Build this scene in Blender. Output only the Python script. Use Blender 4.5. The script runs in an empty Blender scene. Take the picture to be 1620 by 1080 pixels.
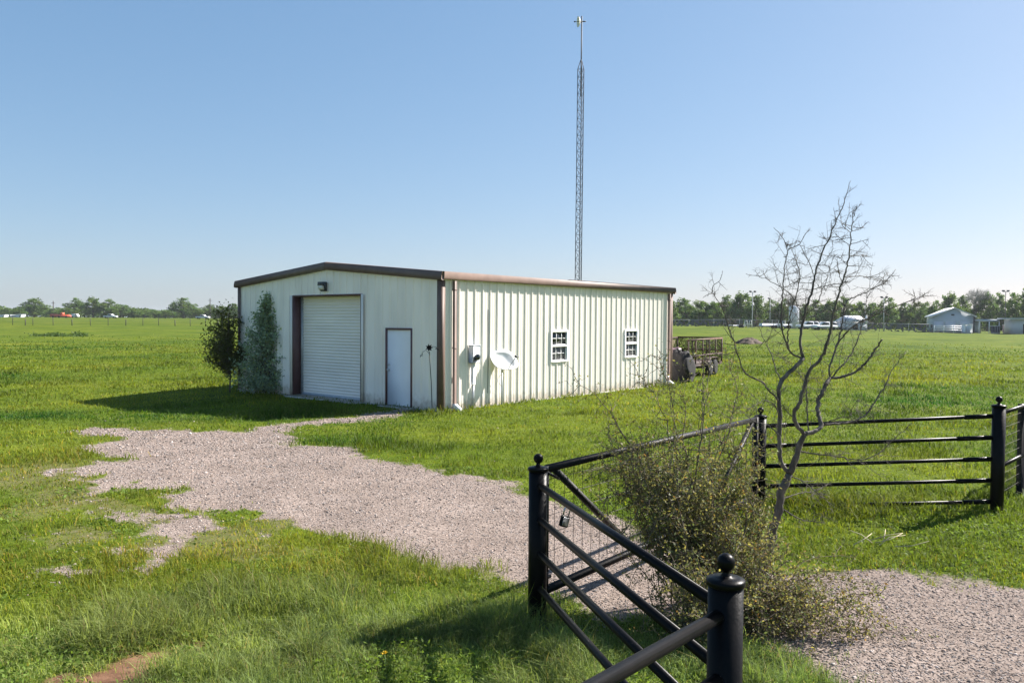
import bpy, math, random
import numpy as np
R = math.radians
rng = np.random.default_rng(11)
random.seed(5)
scene = bpy.context.scene
col = scene.collection

# ------------------------------------------------------------------ camera, sky, sun, exposure
F, PITCH, ROLL, CH = 1267.67, .027, .0067, 2.3473
from mathutils import Matrix, Vector
cam_d = bpy.data.cameras.new("camera"); cam = bpy.data.objects.new("camera", cam_d); col.objects.link(cam)
cam_d.sensor_width = 36; cam_d.lens = 36 * F / 1620; cam_d.clip_start = .05; cam_d.clip_end = 9000
cam.matrix_world = Matrix.Translation((0, 0, CH)) @ Matrix.Rotation(math.pi / 2 - PITCH, 4, 'X') @ Matrix.Rotation(ROLL, 4, 'Z')
scene.camera = cam
SUN_AZ, SUN_EL = R(62), R(38.2)          # azimuth from +Y towards +X
world = bpy.data.worlds.new("World"); scene.world = world; world.use_nodes = True
wt = world.node_tree; bg = wt.nodes["Background"]
sky = wt.nodes.new("ShaderNodeTexSky"); sky.sky_type = 'NISHITA'; sky.sun_disc = False
sky.sun_elevation = SUN_EL; sky.sun_rotation = SUN_AZ; sky.altitude = 100
sky.air_density = 1.0; sky.dust_density = .8; sky.ozone_density = 4
# hazy spring air: a softer range between the deep and the pale part of the sky, per colour
def _vm(op, a, v):
    n = wt.nodes.new("ShaderNodeVectorMath"); n.operation = op; wt.links.new(a, n.inputs[0]); n.inputs[1].default_value = v; return n.outputs[0]
_c = _vm('MULTIPLY', sky.outputs[0], (.1, .1, .1)); _s = wt.nodes.new("ShaderNodeSeparateXYZ"); _j = wt.nodes.new("ShaderNodeCombineXYZ"); wt.links.new(_c, _s.inputs[0])
for _i, _p in enumerate((.79, .63, .546)):
    _n = wt.nodes.new("ShaderNodeMath"); _n.operation = 'POWER'; _n.inputs[1].default_value = _p; wt.links.new(_s.outputs[_i], _n.inputs[0]); wt.links.new(_n.outputs[0], _j.inputs[_i])
wt.links.new(_vm('MULTIPLY', _j.outputs[0], (4.05, 3.75, 4.0)), bg.inputs[0]); bg.inputs[1].default_value = .105
sl = bpy.data.lights.new("sun", 'SUN'); sun = bpy.data.objects.new("sun", sl); col.objects.link(sun)
sl.energy = 5.0; sl.angle = R(.53); sl.color = (1, .94, .87)
sv = Vector((math.sin(SUN_AZ) * math.cos(SUN_EL), math.cos(SUN_AZ) * math.cos(SUN_EL), math.sin(SUN_EL)))
sun.rotation_euler = sv.to_track_quat('Z', 'Y').to_euler(); sun.location = sv * 60
scene.view_settings.view_transform = 'Standard'; scene.view_settings.look = 'None'
scene.view_settings.exposure = 1.4; scene.view_settings.gamma = 1

# ------------------------------------------------------------------ survey helpers (photo pixel at a known distance -> point)
_cp, _sp, _cr, _sr = math.cos(PITCH), math.sin(PITCH), math.cos(ROLL), math.sin(ROLL)
def ray(px, py):
    a, b = px - 810, py - 540
    x = a * _cr + b * _sr; u = -(-a * _sr + b * _cr) / F
    return np.array([x / F, _cp + u * _sp, -_sp + u * _cp])
def at(px, py, Y):
    r = ray(px, py); return np.array([0, 0, CH]) + r * (Y / r[1])
def on_ground(px, py):
    z = 0.
    for _ in range(12):
        r = ray(px, py); p = np.array([0, 0, CH]) + r * ((z - CH) / r[2]); z = float(ground_z(p[0], p[1]))
    return p

# ------------------------------------------------------------------ noise and terrain
def _hash(ix, iy, s):
    h = (ix.astype(np.int64) * 374761393 + iy.astype(np.int64) * 668265263 + s * 974634541) & 0xffffffff
    h = ((h ^ (h >> 13)) * 1274126177) & 0xffffffff
    return ((h ^ (h >> 16)) & 0xffff) / 65535.
def vnoise(x, y, s=0):
    x = np.asarray(x, float); y = np.asarray(y, float)
    ix, iy = np.floor(x), np.floor(y); fx, fy = x - ix, y - iy
    fx = fx * fx * (3 - 2 * fx); fy = fy * fy * (3 - 2 * fy)
    a, b = _hash(ix, iy, s), _hash(ix + 1, iy, s); c, d = _hash(ix, iy + 1, s), _hash(ix + 1, iy + 1, s)
    return (a * (1 - fx) + b * fx) * (1 - fy) + (c * (1 - fx) + d * fx) * fy
def fbm(x, y, s=0, o=4):
    t = 0.; a = .5; n = 0.
    for i in range(o):
        t = t + a * vnoise(x, y, s + i * 17); n += a; a *= .5; x = x * 2.03 + 7.1; y = y * 2.03 - 3.3
    return t / n
def sstep(a, b, x):
    t = np.clip((x - a) / (b - a), 0, 1); return t * t * (3 - 2 * t)

BC = np.array([-1.8041, 20.3753]); YAW = .6936; BW, BL = 9.2931, 12.0085
S2 = np.array([math.sin(YAW), math.cos(YAW)]); N2 = np.array([math.cos(YAW), -math.sin(YAW)])
def build_dist(x, y):
    dx, dy = x - BC[0], y - BC[1]
    u = dx * S2[0] + dy * S2[1]; v = -(dx * N2[0] + dy * N2[1])
    qx = np.maximum(np.maximum(-u, u - BL), 0); qy = np.maximum(np.maximum(-v, v - BW), 0)
    return np.hypot(qx, qy) + np.minimum(np.maximum(np.maximum(-u, u - BL), np.maximum(-v, v - BW)), 0)
def ground_z(x, y):
    x = np.asarray(x, float); y = np.asarray(y, float)
    g = -.22 * np.exp(-((x - 2) ** 2 / 12 + (y - 8.6) ** 2 / 24)) - .21 * np.exp(-((x + 14) ** 2 / 26 + (y - 23) ** 2 / 18))
    g = g - .07 * np.exp(-((x - .6) ** 2 / 4 + (y - 4) ** 2 / 9))
    r = np.hypot(x, y); f = np.clip(x / np.maximum(np.abs(y), 1e-3), -2, 2)
    front = sstep(-5, 5, y)
    w = 1 - sstep(.2, .62, f)
    g = g + front * (.95 * w * sstep(45, 200, r) + 1.0 * (1 - sstep(-.3, .1, f)) * sstep(170, 420, r))
    bd = build_dist(x, y)
    und = (fbm(x * .09 + 3, y * .16, 3, 3) - .5) * .42 * sstep(16, 34, r) + (fbm(x * .45, y * .45, 9, 3) - .5) * .09
    und = und + (fbm(x * 2.2, y * 2.2, 21, 2) - .5) * .03 * (1 - sstep(20, 40, r))
    return g + und * sstep(.2, 5, bd) * (1 - sstep(300, 900, r) * .5)

def poly_sdf(pts, x, y):
    """signed distance, positive inside"""
    d = np.full(x.shape, 1e9); ins = np.zeros(x.shape, bool); n = len(pts)
    for i in range(n):
        ax, ay = pts[i]; bx, by = pts[(i + 1) % n]
        ex, ey = bx - ax, by - ay; l2 = ex * ex + ey * ey + 1e-12
        t = np.clip(((x - ax) * ex + (y - ay) * ey) / l2, 0, 1)
        d = np.minimum(d, np.hypot(x - ax - t * ex, y - ay - t * ey))
        c = (ay > y) != (by > y)
        ins ^= c & (x < ex * (y - ay) / (ey if abs(ey) > 1e-9 else 1e-9) + ax)
    return np.where(ins, d, -d)
GRAVEL_PX = [(103, 684), (150, 678), (240, 682), (330, 683), (390, 680), (430, 672), (480, 667), (540, 661), (590, 655), (640, 648), (650, 651), (610, 660),
    (560, 667), (500, 672), (455, 678), (440, 686), (480, 694), (460, 703), (530, 706), (585, 706), (566, 720), (590, 730), (650, 737), (730, 752), (790, 768), (840, 784), (880, 795), (960, 818),
    (1010, 860), (1100, 885), (1220, 905), (1330, 897), (1400, 905), (1500, 925), (1640, 945), (1760, 960), (1760, 1240), (1480, 1240),
    (1340, 1085), (1290, 1045), (1180, 1015), (1080, 988), (1000, 975), (900, 950), (836, 925), (770, 908), (700, 900), (645, 890), (622, 866), (560, 860), (505, 848),
    (470, 836), (430, 806), (380, 806), (330, 825), (285, 850), (262, 880), (235, 872), (270, 830), (275, 800), (245, 772), (190, 770), (150, 775), (120, 748), (90, 742), (150, 733), (205, 724), (110, 719), (140, 704), (220, 692)]
DIRT_PX = [(85, 1085), (140, 1062), (205, 1047), (240, 1033), (300, 1018), (325, 1015), (262, 1040), (236, 1060), (222, 1088), (150, 1110)]
GRAVEL = [tuple(on_ground(*p)[:2]) for p in GRAVEL_PX]
DIRT = [tuple(on_ground(*p)[:2]) for p in DIRT_PX]
PATCH = [(on_ground(px, py)[:2], r) for px, py, r in [(185, 818, .55), (235, 900, .4), (215, 880, .45), (130, 905, .35), (320, 800, .3), (130, 800, .4), (1560, 915, .35), (450, 845, .35), (90, 850, .4)]]
def masks(x, y):
    """gravel cover and bare soil, both 0..1"""
    n = fbm(x * 1.1, y * 1.1, 31, 4) - .5; n2 = fbm(x * 4, y * 4, 47, 3) - .5
    sd = poly_sdf(GRAVEL, x, y)
    left = sstep(-.8, -4, x) * sstep(15.5, 11, y) * sstep(6.4, 8, y)                # ragged worn margin
    g = sstep(-.30, .26, sd + n * (.65 + .45 * left) + n2 * (.6 + .6 * left) + .03)
    h = np.zeros_like(x)
    for (c, rr) in PATCH:
        d = np.hypot((x - c[0]) * .75, y - c[1])
        h = np.maximum(h, sstep(.18, -.2, d - rr + (n2 * 1.5 + n) * .9) * .75)
    g = np.maximum(g, h * sstep(-.03, .10, n2))
    wear = sstep(-1.3 - 1.6 * left, .1, sd + n * 1.8) * (.3 + .6 * left) * (.25 + .75 * sstep(.40, .58, fbm(x * 1.7 + 2, y * 1.7, 101, 4)))         # thin turf beside the gravel
    s = sstep(-.14, .12, poly_sdf(DIRT, x, y) + n2 * .5)
    c = on_ground(470, 1050)[:2]
    s = np.maximum(s, .7 * sstep(.1, -.2, np.hypot((x - c[0]) * .7, y - c[1]) + .02 + n2 * 1.0))
    return g, s, np.clip(wear + s * .5, 0, 1)

# ------------------------------------------------------------------ mesh builder
class MB:
    def __init__(s): s.V = []; s.Fc = {}; s.C = []; s.n = 0; s.hascol = False
    def add(s, v, f, c=None):
        v = np.asarray(v, float).reshape(-1, 3)
        fl = [f] if isinstance(f, np.ndarray) else [np.array([q for q in f if len(q) == k]) for k in sorted({len(q) for q in f})]
        for a in fl:
            s.Fc.setdefault(a.shape[1], []).append(a + s.n)
        s.V.append(v); s.n += len(v)
        if c is not None: s.hascol = True
        s.C.append(np.broadcast_to(np.asarray((1, 1, 1) if c is None else c, float), (len(v), 3)))
        return s
    def build(s, name, mat, parent=None, smooth=False):
        me = bpy.data.meshes.new(name); V = np.concatenate(s.V)
        loops = []; starts = []; tot = 0
        for k, l in s.Fc.items():
            a = np.concatenate(l); loops.append(a.ravel()); starts.append(tot + np.arange(len(a)) * k); tot += a.size
        loops = np.concatenate(loops).astype(np.int32); starts = np.concatenate(starts).astype(np.int32)
        me.vertices.add(len(V)); me.vertices.foreach_set("co", V.astype(np.float32).ravel())
        me.loops.add(len(loops)); me.loops.foreach_set("vertex_index", loops)
        me.polygons.add(len(starts)); me.polygons.foreach_set("loop_start", starts)
        if smooth: me.polygons.foreach_set("use_smooth", np.ones(len(starts), bool))
        if s.hascol:
            at_ = me.attributes.new("Col", 'FLOAT_COLOR', 'POINT')
            c = np.ones((len(V), 4), np.float32); c[:, :3] = np.concatenate(s.C); at_.data.foreach_set("color", c.ravel())
        me.update(calc_edges=True); me.validate()
        if mat: me.materials.append(mat)
        o = bpy.data.objects.new(name, me); col.objects.link(o)
        if parent is not None: o.parent = parent
        return o
    # shapes
    def box(s, x0, x1, y0, y1, z0, z1, bev=0, c=None):
        if bev <= 0:
            v = [(x, y, z) for z in (z0, z1) for y in (y0, y1) for x in (x0, x1)]
            return s.add(v, [(0, 2, 3, 1), (4, 5, 7, 6), (0, 1, 5, 4), (2, 6, 7, 3), (0, 4, 6, 2), (1, 3, 7, 5)], c)
        b = min(bev, .45 * min(x1 - x0, y1 - y0, z1 - z0)); xs, ys, zs = (x0, x1), (y0, y1), (z0, z1); v = []; ix = {}
        for i in (0, 1):
            for j in (0, 1):
                for k in (0, 1):
                    sx, sy, sz = 1 - 2 * i, 1 - 2 * j, 1 - 2 * k
                    for ax in range(3):
                        ix[i, j, k, ax] = len(v)
                        v.append((xs[i] + (0 if ax == 0 else sx * b), ys[j] + (0 if ax == 1 else sy * b), zs[k] + (0 if ax == 2 else sz * b)))
        f = []
        for ax in range(3):
            o1, o2 = [a for a in range(3) if a != ax]
            for e in (0, 1):
                q = []
                for a, b_ in ((0, 0), (1, 0), (1, 1), (0, 1)):
                    t = [0, 0, 0]; t[ax] = e; t[o1] = a; t[o2] = b_; q.append(ix[(*t, ax)])
                f.append(tuple(q))
            for a in (0, 1):
                for b_ in (0, 1):
                    t = [0, 0, 0]; t[o1] = a; t[o2] = b_; t2 = list(t); t2[ax] = 1
                    f.append((ix[(*t, o1)], ix[(*t2, o1)], ix[(*t2, o2)], ix[(*t, o2)]))
        for i in (0, 1):
            for j in (0, 1):
                for k in (0, 1): f.append(tuple(ix[i, j, k, a] for a in range(3)))
        return s.add(v, f, c)
    def tube(s, pts, rad, n=6, cap=True, c=None):
        P = np.asarray(pts, float); m = len(P); rad = np.broadcast_to(np.asarray(rad, float), (m,))
        T = np.gradient(P, axis=0); T /= np.linalg.norm(T, axis=1, keepdims=True) + 1e-12
        u = np.cross(T[0], (0, 0, 1.)); u = np.array((1., 0, 0)) if np.linalg.norm(u) < 1e-3 else u / np.linalg.norm(u)
        a = np.arange(n) * 2 * math.pi / n; V = []
        for i in range(m):
            u = u - T[i] * np.dot(u, T[i]); u /= np.linalg.norm(u) + 1e-12; w = np.cross(T[i], u)
            V.append(P[i] + rad[i] * (np.cos(a)[:, None] * u + np.sin(a)[:, None] * w))
        k = np.arange(n); k2 = (k + 1) % n
        f = np.concatenate([np.stack([i * n + k, i * n + k2, (i + 1) * n + k2, (i + 1) * n + k], 1) for i in range(m - 1)])
        base = s.n; s.add(np.concatenate(V), f, c)
        if cap:
            s.Fc.setdefault(n, []).append(np.stack([base + k[::-1], base + (m - 1) * n + k]))
        return s
    def lathe(s, prof, n=20, o=(0, 0, 0), c=None, M=None):
        a = np.arange(n) * 2 * math.pi / n
        V = np.concatenate([np.stack([r * np.cos(a), r * np.sin(a), np.full(n, z)], 1) for r, z in prof])
        if M is not None: V = V @ np.asarray(M).T
        V = V + np.asarray(o); k = np.arange(n); k2 = (k + 1) % n
        f = np.concatenate([np.stack([i * n + k, i * n + k2, (i + 1) * n + k2, (i + 1) * n + k], 1) for i in range(len(prof) - 1)])
        base = s.n; s.add(V, f, c); m = len(prof)
        if prof[0][0] > 1e-5: s.Fc.setdefault(n, []).append((base + k[::-1])[None])
        if prof[-1][0] > 1e-5: s.Fc.setdefault(n, []).append((base + (m - 1) * n + k)[None])
        return s
    def bar(s, p, q, w, h, up=(0, 0, 1), c=None):
        p, q, up = (np.asarray(t, float) for t in (p, q, up)); d = q - p; d /= np.linalg.norm(d)
        a = np.cross(d, up); a /= np.linalg.norm(a); b = np.cross(a, d); a = a * w / 2; b = b * h / 2
        v = [p - a - b, p + a - b, p + a + b, p - a + b, q - a - b, q + a - b, q + a + b, q - a + b]
        return s.add(v, [(0, 3, 2, 1), (4, 5, 6, 7), (0, 1, 5, 4), (1, 2, 6, 5), (2, 3, 7, 6), (3, 0, 4, 7)], c)
    def quads(s, V, c=None):     # V (n,4,3)
        n = len(V)
        return s.add(V.reshape(-1, 3), np.arange(n * 4).reshape(n, 4), None if c is None else np.repeat(c, 4, 0))
    def prism(s, poly, axis_fn, c=None):  # poly 2D list, axis_fn(p, e)->xyz for e in 0,1
        n = len(poly); v = [axis_fn(p, 0) for p in poly] + [axis_fn(p, 1) for p in poly]
        f = [tuple(range(n))[::-1], tuple(range(n, 2 * n))] + [(i, (i + 1) % n, (i + 1) % n + n, i + n) for i in range(n)]
        return s.add(v, f, c)
def rand_dirs(n, g=rng):
    v = g.normal(size=(n, 3)); return v / np.linalg.norm(v, axis=1, keepdims=True)
def leaf_quads(P, L, W, g=rng, dirs=None, bend=.25):
    n = len(P); d = rand_dirs(n, g) if dirs is None else dirs
    r = rand_dirs(n, g); sd = np.cross(d, r); sd /= np.linalg.norm(sd, axis=1, keepdims=True) + 1e-9; nn = np.cross(d, sd)
    L = np.broadcast_to(L, (n,))[:, None]; W = np.broadcast_to(W, (n,))[:, None]
    m = P + d * L * .5 + nn * L * bend * .3
    return np.stack([P, m + sd * W * .5, P + d * L, m - sd * W * .5], 1)

# ------------------------------------------------------------------ tags
def tag(o, label=None, cat=None, group=None, kind=None):
    if label: o['label'] = label
    if cat: o['category'] = cat
    if group: o['group'] = group
    if kind: o['kind'] = kind
    return o
def empty(name, loc, rz=0, label=None, cat=None, group=None):
    o = bpy.data.objects.new(name, None); col.objects.link(o); o.location = [float(t) for t in loc]; o.rotation_euler = (0, 0, rz); o.empty_display_size = .2
    return tag(o, label, cat, group)
def copy_tree(o, parent=None):
    c = o.copy(); col.objects.link(c); c.parent = parent
    for ch in list(o.children): copy_tree(ch, c)
    return c

# ------------------------------------------------------------------ materials
def node(nt, t, **kw):
    n = nt.nodes.new(t)
    for k, v in kw.items(): setattr(n, k, v)
    return n
def mat(name, base, rough=.5, metal=0, var=.12, scale=6, bump=0, bscale=60, spec=.5, attr=False, dark=None, stretch=None, vcut=(.35, .7)):
    """Principled with noise-driven tone variation; dark = second tone for blotches of wear"""
    m = bpy.data.materials.new(name); m.use_nodes = True; nt = m.node_tree; p = nt.nodes["Principled BSDF"]; L = nt.links.new
    p.inputs["Roughness"].default_value = rough; p.inputs["Metallic"].default_value = metal; p.inputs["Specular IOR Level"].default_value = spec
    tc = node(nt, "ShaderNodeTexCoord"); nz = node(nt, "ShaderNodeTexNoise"); nz.inputs["Scale"].default_value = scale; nz.inputs["Detail"].default_value = 6
    src = tc.outputs["Object"]
    if stretch:
        mp = node(nt, "ShaderNodeMapping"); mp.inputs["Scale"].default_value = stretch; L(src, mp.inputs[0]); src = mp.outputs[0]
    L(src, nz.inputs["Vector"])
    rp = node(nt, "ShaderNodeValToRGB"); b = np.array(base); d = np.array(dark) if dark is not None else b * (1 - var)
    e = rp.color_ramp.elements; e[0].position, e[1].position = vcut; e[0].color = (*d, 1); e[1].color = (*(np.minimum(b * (1 + var * .5), .95) if dark is None else b), 1)
    L(nz.outputs[0], rp.inputs[0]); out = rp.outputs[0]
    if attr:
        a = node(nt, "ShaderNodeAttribute", attribute_name="Col"); mx = node(nt, "ShaderNodeMix", data_type='RGBA', blend_type='MULTIPLY')
        mx.inputs[0].default_value = 1; L(out, mx.inputs[6]); L(a.outputs[0], mx.inputs[7]); out = mx.outputs[2]
    L(out, p.inputs["Base Color"])
    if bump:
        n2 = node(nt, "ShaderNodeTexNoise"); n2.inputs["Scale"].default_value = bscale; n2.inputs["Detail"].default_value = 4
        bp = node(nt, "ShaderNodeBump"); bp.inputs["Strength"].default_value = bump; bp.inputs["Distance"].default_value = .01
        L(src, n2.inputs["Vector"]); L(n2.outputs[0], bp.inputs["Height"]); L(bp.outputs[0], p.inputs["Normal"])
    return m
def foliage(name, base, trans=.4, rough=.5, spec=.35, tcol=None):
    m = bpy.data.materials.new(name); m.use_nodes = True; nt = m.node_tree; p = nt.nodes["Principled BSDF"]; L = nt.links.new
    a = node(nt, "ShaderNodeAttribute", attribute_name="Col")
    def tint(c):
        mx = node(nt, "ShaderNodeMix", data_type='RGBA', blend_type='MULTIPLY'); mx.inputs[0].default_value = 1
        mx.inputs[7].default_value = (*c, 1); L(a.outputs[0], mx.inputs[6]); return mx.outputs[2]
    L(tint(base), p.inputs["Base Color"]); p.inputs["Roughness"].default_value = rough; p.inputs["Specular IOR Level"].default_value = spec
    t = node(nt, "ShaderNodeBsdfTranslucent"); L(tint(tcol or tuple(min(1, q) for q in (base[0] * 1.5, base[1] * 1.45, base[2] * .8))), t.inputs[0])
    ms = node(nt, "ShaderNodeMixShader"); ms.inputs[0].default_value = trans
    L(p.outputs[0], ms.inputs[1]); L(t.outputs[0], ms.inputs[2]); L(ms.outputs[0], nt.nodes["Material Output"].inputs[0])
    return m
def splash(m):
    nt = m.node_tree; L = nt.links.new; p = nt.nodes["Principled BSDF"]; src = p.inputs["Base Color"].links[0].from_socket
    tc = node(nt, "ShaderNodeTexCoord"); sp = node(nt, "ShaderNodeSeparateXYZ"); L(tc.outputs["Object"], sp.inputs[0]); nz = node(nt, "ShaderNodeTexNoise"); nz.inputs["Scale"].default_value = 7; nz.inputs["Detail"].default_value = 6; L(tc.outputs["Object"], nz.inputs["Vector"])
    a = node(nt, "ShaderNodeMath", operation='MULTIPLY_ADD'); L(nz.outputs[0], a.inputs[0]); a.inputs[1].default_value = -.55; L(sp.outputs[2], a.inputs[2])
    r = node(nt, "ShaderNodeMapRange", interpolation_type='SMOOTHSTEP'); L(a.outputs[0], r.inputs[0]); r.inputs[1].default_value = .10; r.inputs[2].default_value = -.25; r.inputs[3].default_value = 0; r.inputs[4].default_value = .6
    x = node(nt, "ShaderNodeMix", data_type='RGBA'); L(r.outputs[0], x.inputs[0]); L(src, x.inputs[6]); x.inputs[7].default_value = (.36, .28, .20, 1); L(x.outputs[2], p.inputs["Base Color"])
def sheet_mat(name, base, cover, scale):
    """woven wire seen from far away: a lattice of opaque strands"""
    m = mat(name, base, .6); nt = m.node_tree; L = nt.links.new
    tc = node(nt, "ShaderNodeTexCoord"); ch = node(nt, "ShaderNodeTexNoise"); ch.inputs["Scale"].default_value = scale; ch.inputs["Detail"].default_value = 1
    L(tc.outputs["Object"], ch.inputs["Vector"]); th = node(nt, "ShaderNodeMath", operation='GREATER_THAN'); L(ch.outputs[0], th.inputs[0]); th.inputs[1].default_value = .5 + (.5 - cover) * .35
    tr = node(nt, "ShaderNodeBsdfTransparent"); ms = node(nt, "ShaderNodeMixShader")
    L(th.outputs[0], ms.inputs[0]); L(tr.outputs[0], ms.inputs[1]); L(nt.nodes["Principled BSDF"].outputs[0], ms.inputs[2]); L(ms.outputs[0], nt.nodes["Material Output"].inputs[0])
    return m
M = {}
M['panel'] = mat("cream_panel_paint", (.89, .835, .755), .42, var=.08, scale=1.4, bump=.12, bscale=5, stretch=(1, 1, .25))
M['panel_stain'] = mat("cream_panel_weathered", (.89, .845, .78), .45, var=.12, scale=1.1, bump=.12, bscale=5, stretch=(1.6, 1.6, .35), vcut=(.25, .6))
splash(M['panel']); splash(M['panel_stain'])
M['trim'] = mat("brown_trim", (.16, .112, .094), .55, var=.18, scale=3, spec=.25)
M['trim_dark'] = mat("brown_jamb", (.13, .065, .065), .5, var=.18, scale=3)
M['rollup'] = mat("roll_door_paint", (.89, .85, .79), .4, var=.08, scale=1.5, stretch=(1, .4, 2))
M['doorwhite'] = mat("white_door_paint", (.88, .88, .87), .35, var=.05, scale=2)
M['white'] = mat("white_vinyl", (.8, .8, .79), .4, var=.05, scale=5)
M['glass'] = mat("window_glass", (.02, .028, .03), .06, var=.3, scale=2, spec=.8)
M['screen'] = mat("insect_screen", (.15, .145, .155), .6, var=.2, scale=5)
M['galv'] = mat("galvanised_steel", (.42, .45, .47), .45, metal=.35, var=.12, scale=8)
M['roof'] = mat("roof_panel", (.55, .54, .5), .4, metal=.2, var=.1, scale=2)
M['concrete'] = mat("concrete", (.42, .41, .38), .9, var=.2, scale=4, bump=.3)
M['black'] = mat("black_pipe_paint", (.0032, .0035, .0045), .38, var=.4, scale=14, bump=.12, bscale=45, dark=(.0065, .006, .0065), spec=.10)
M['blackrough'] = mat("weathered_black_tube", (.010, .0095, .010), .55, dark=(.032, .027, .024), scale=11, vcut=(.30, .42), bump=.3, bscale=50, spec=.2)
M['wire'] = mat("rusty_wire", (.05, .04, .035), .6, metal=.3, var=.3, scale=20)
M['steel'] = mat("lock_steel", (.6, .62, .65), .3, metal=.9, var=.1, scale=30)
M['tower'] = mat("mast_steel", (.045, .055, .075), .6, metal=.2, var=.2, scale=5)
M['pale_plastic'] = mat("pale_plastic", (.72, .7, .62), .4, var=.1, scale=8)
M['bark'] = mat("grey_thorn_bark", (.16, .138, .115), .9, dark=(.045, .037, .031), scale=18, bump=.8, bscale=40, stretch=(1, 1, .35), vcut=(.3, .65))
M['twig'] = mat("shrub_twig", (.15, .115, .08), .85, var=.35, scale=30)
M['treebark'] = mat("far_tree_bark", (.12, .1, .08), .9, var=.3, scale=3)
M['leaf_shrub'] = foliage("olive_shrub_leaf", (.19, .175, .078), .38, .55, .2, tcol=(.29, .265, .07))
M['leaf_dark'] = foliage("dark_sapling_leaf", (.075, .085, .025), .4, .45, .4)
M['leaf_silver'] = foliage("silvery_bush_leaf", (.27, .35, .25), .35, .42, .5)
M['leaf_tree'] = foliage("tree_leaf", (.095, .158, .040), .33, .55, .25)
M['leaf_bare'] = mat("budding_twigs", (.36, .34, .31), .9, var=.15, scale=2)
M['stalk'] = mat("green_stalk", (.10, .16, .03), .6, var=.2, scale=30)
M['grass'] = foliage("grass_blade", (.116, .160, .020), .38, .6, .12, tcol=(.185, .248, .017))
M['stone'] = mat("gravel_stone", (.335, .278, .245), .9, var=.25, scale=9, attr=True, spec=.2)
M['soil'] = mat("earth_mound", (.085, .06, .042), .95, var=.4, scale=3, bump=.8, bscale=9)
M['rust'] = mat("rusty_steel", (.085, .04, .028), .75, dark=(.04, .026, .022), scale=7, bump=.3)
M['rustlight'] = mat("rusty_top_rail", (.20, .11, .07), .7, dark=(.08, .042, .028), scale=6)
M['rustmesh'] = sheet_mat("expanded_metal", (.10, .075, .045), .58, 30)
M['tyre'] = mat("tyre_rubber", (.016, .016, .017), .9, var=.3, scale=10)
M['rim'] = mat("grey_rim", (.3, .3, .3), .5, metal=.3, var=.25, scale=12)
M['tarp'] = mat("dark_tarp", (.020, .019, .022), .85, var=.4, scale=4, bump=.4, bscale=7)
M['plumtarp'] = mat("plum_tarp", (.20, .12, .13), .42, dark=(.05, .022, .028), scale=5, bump=.4, bscale=8)
M['red'] = mat("faded_red_paint", (.20, .03, .03), .55, var=.4, scale=6)
M['farwhite'] = mat("white_vehicle_paint", (.75, .76, .78), .35, var=.06, scale=1)
M['fargrey'] = mat("grey_metal_cladding", (.42, .47, .53), .55, var=.08, scale=.5)
M['fargrey2'] = mat("pale_grey_cladding", (.55, .57, .62), .5, var=.08, scale=.5)
M['farroof'] = mat("pale_metal_roof", (.62, .64, .66), .45, var=.08, scale=.5)
M['orange'] = mat("orange_machine_paint", (.55, .1, .045), .5, var=.3, scale=.8)
M['pole'] = mat("weathered_pole", (.42, .43, .42), .6, var=.1, scale=1)
M['darkpole'] = mat("dark_pole", (.06, .055, .05), .8, var=.2, scale=1)
M['chainlink'] = sheet_mat("chain_link", (.09, .095, .10), .5, 1.6)
M['fardark'] = mat("dark_fittings", (.05, .055, .065), .6, var=.2, scale=1)
M['pinkish'] = mat("faded_pink_tank", (.55, .42, .42), .5, var=.1, scale=1)
M['yellow'] = mat("yellow_petal", (.75, .5, .02), .6, var=.1, scale=40)
M['straw'] = mat("dry_straw", (.5, .43, .28), .8, var=.2, scale=30)

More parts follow.
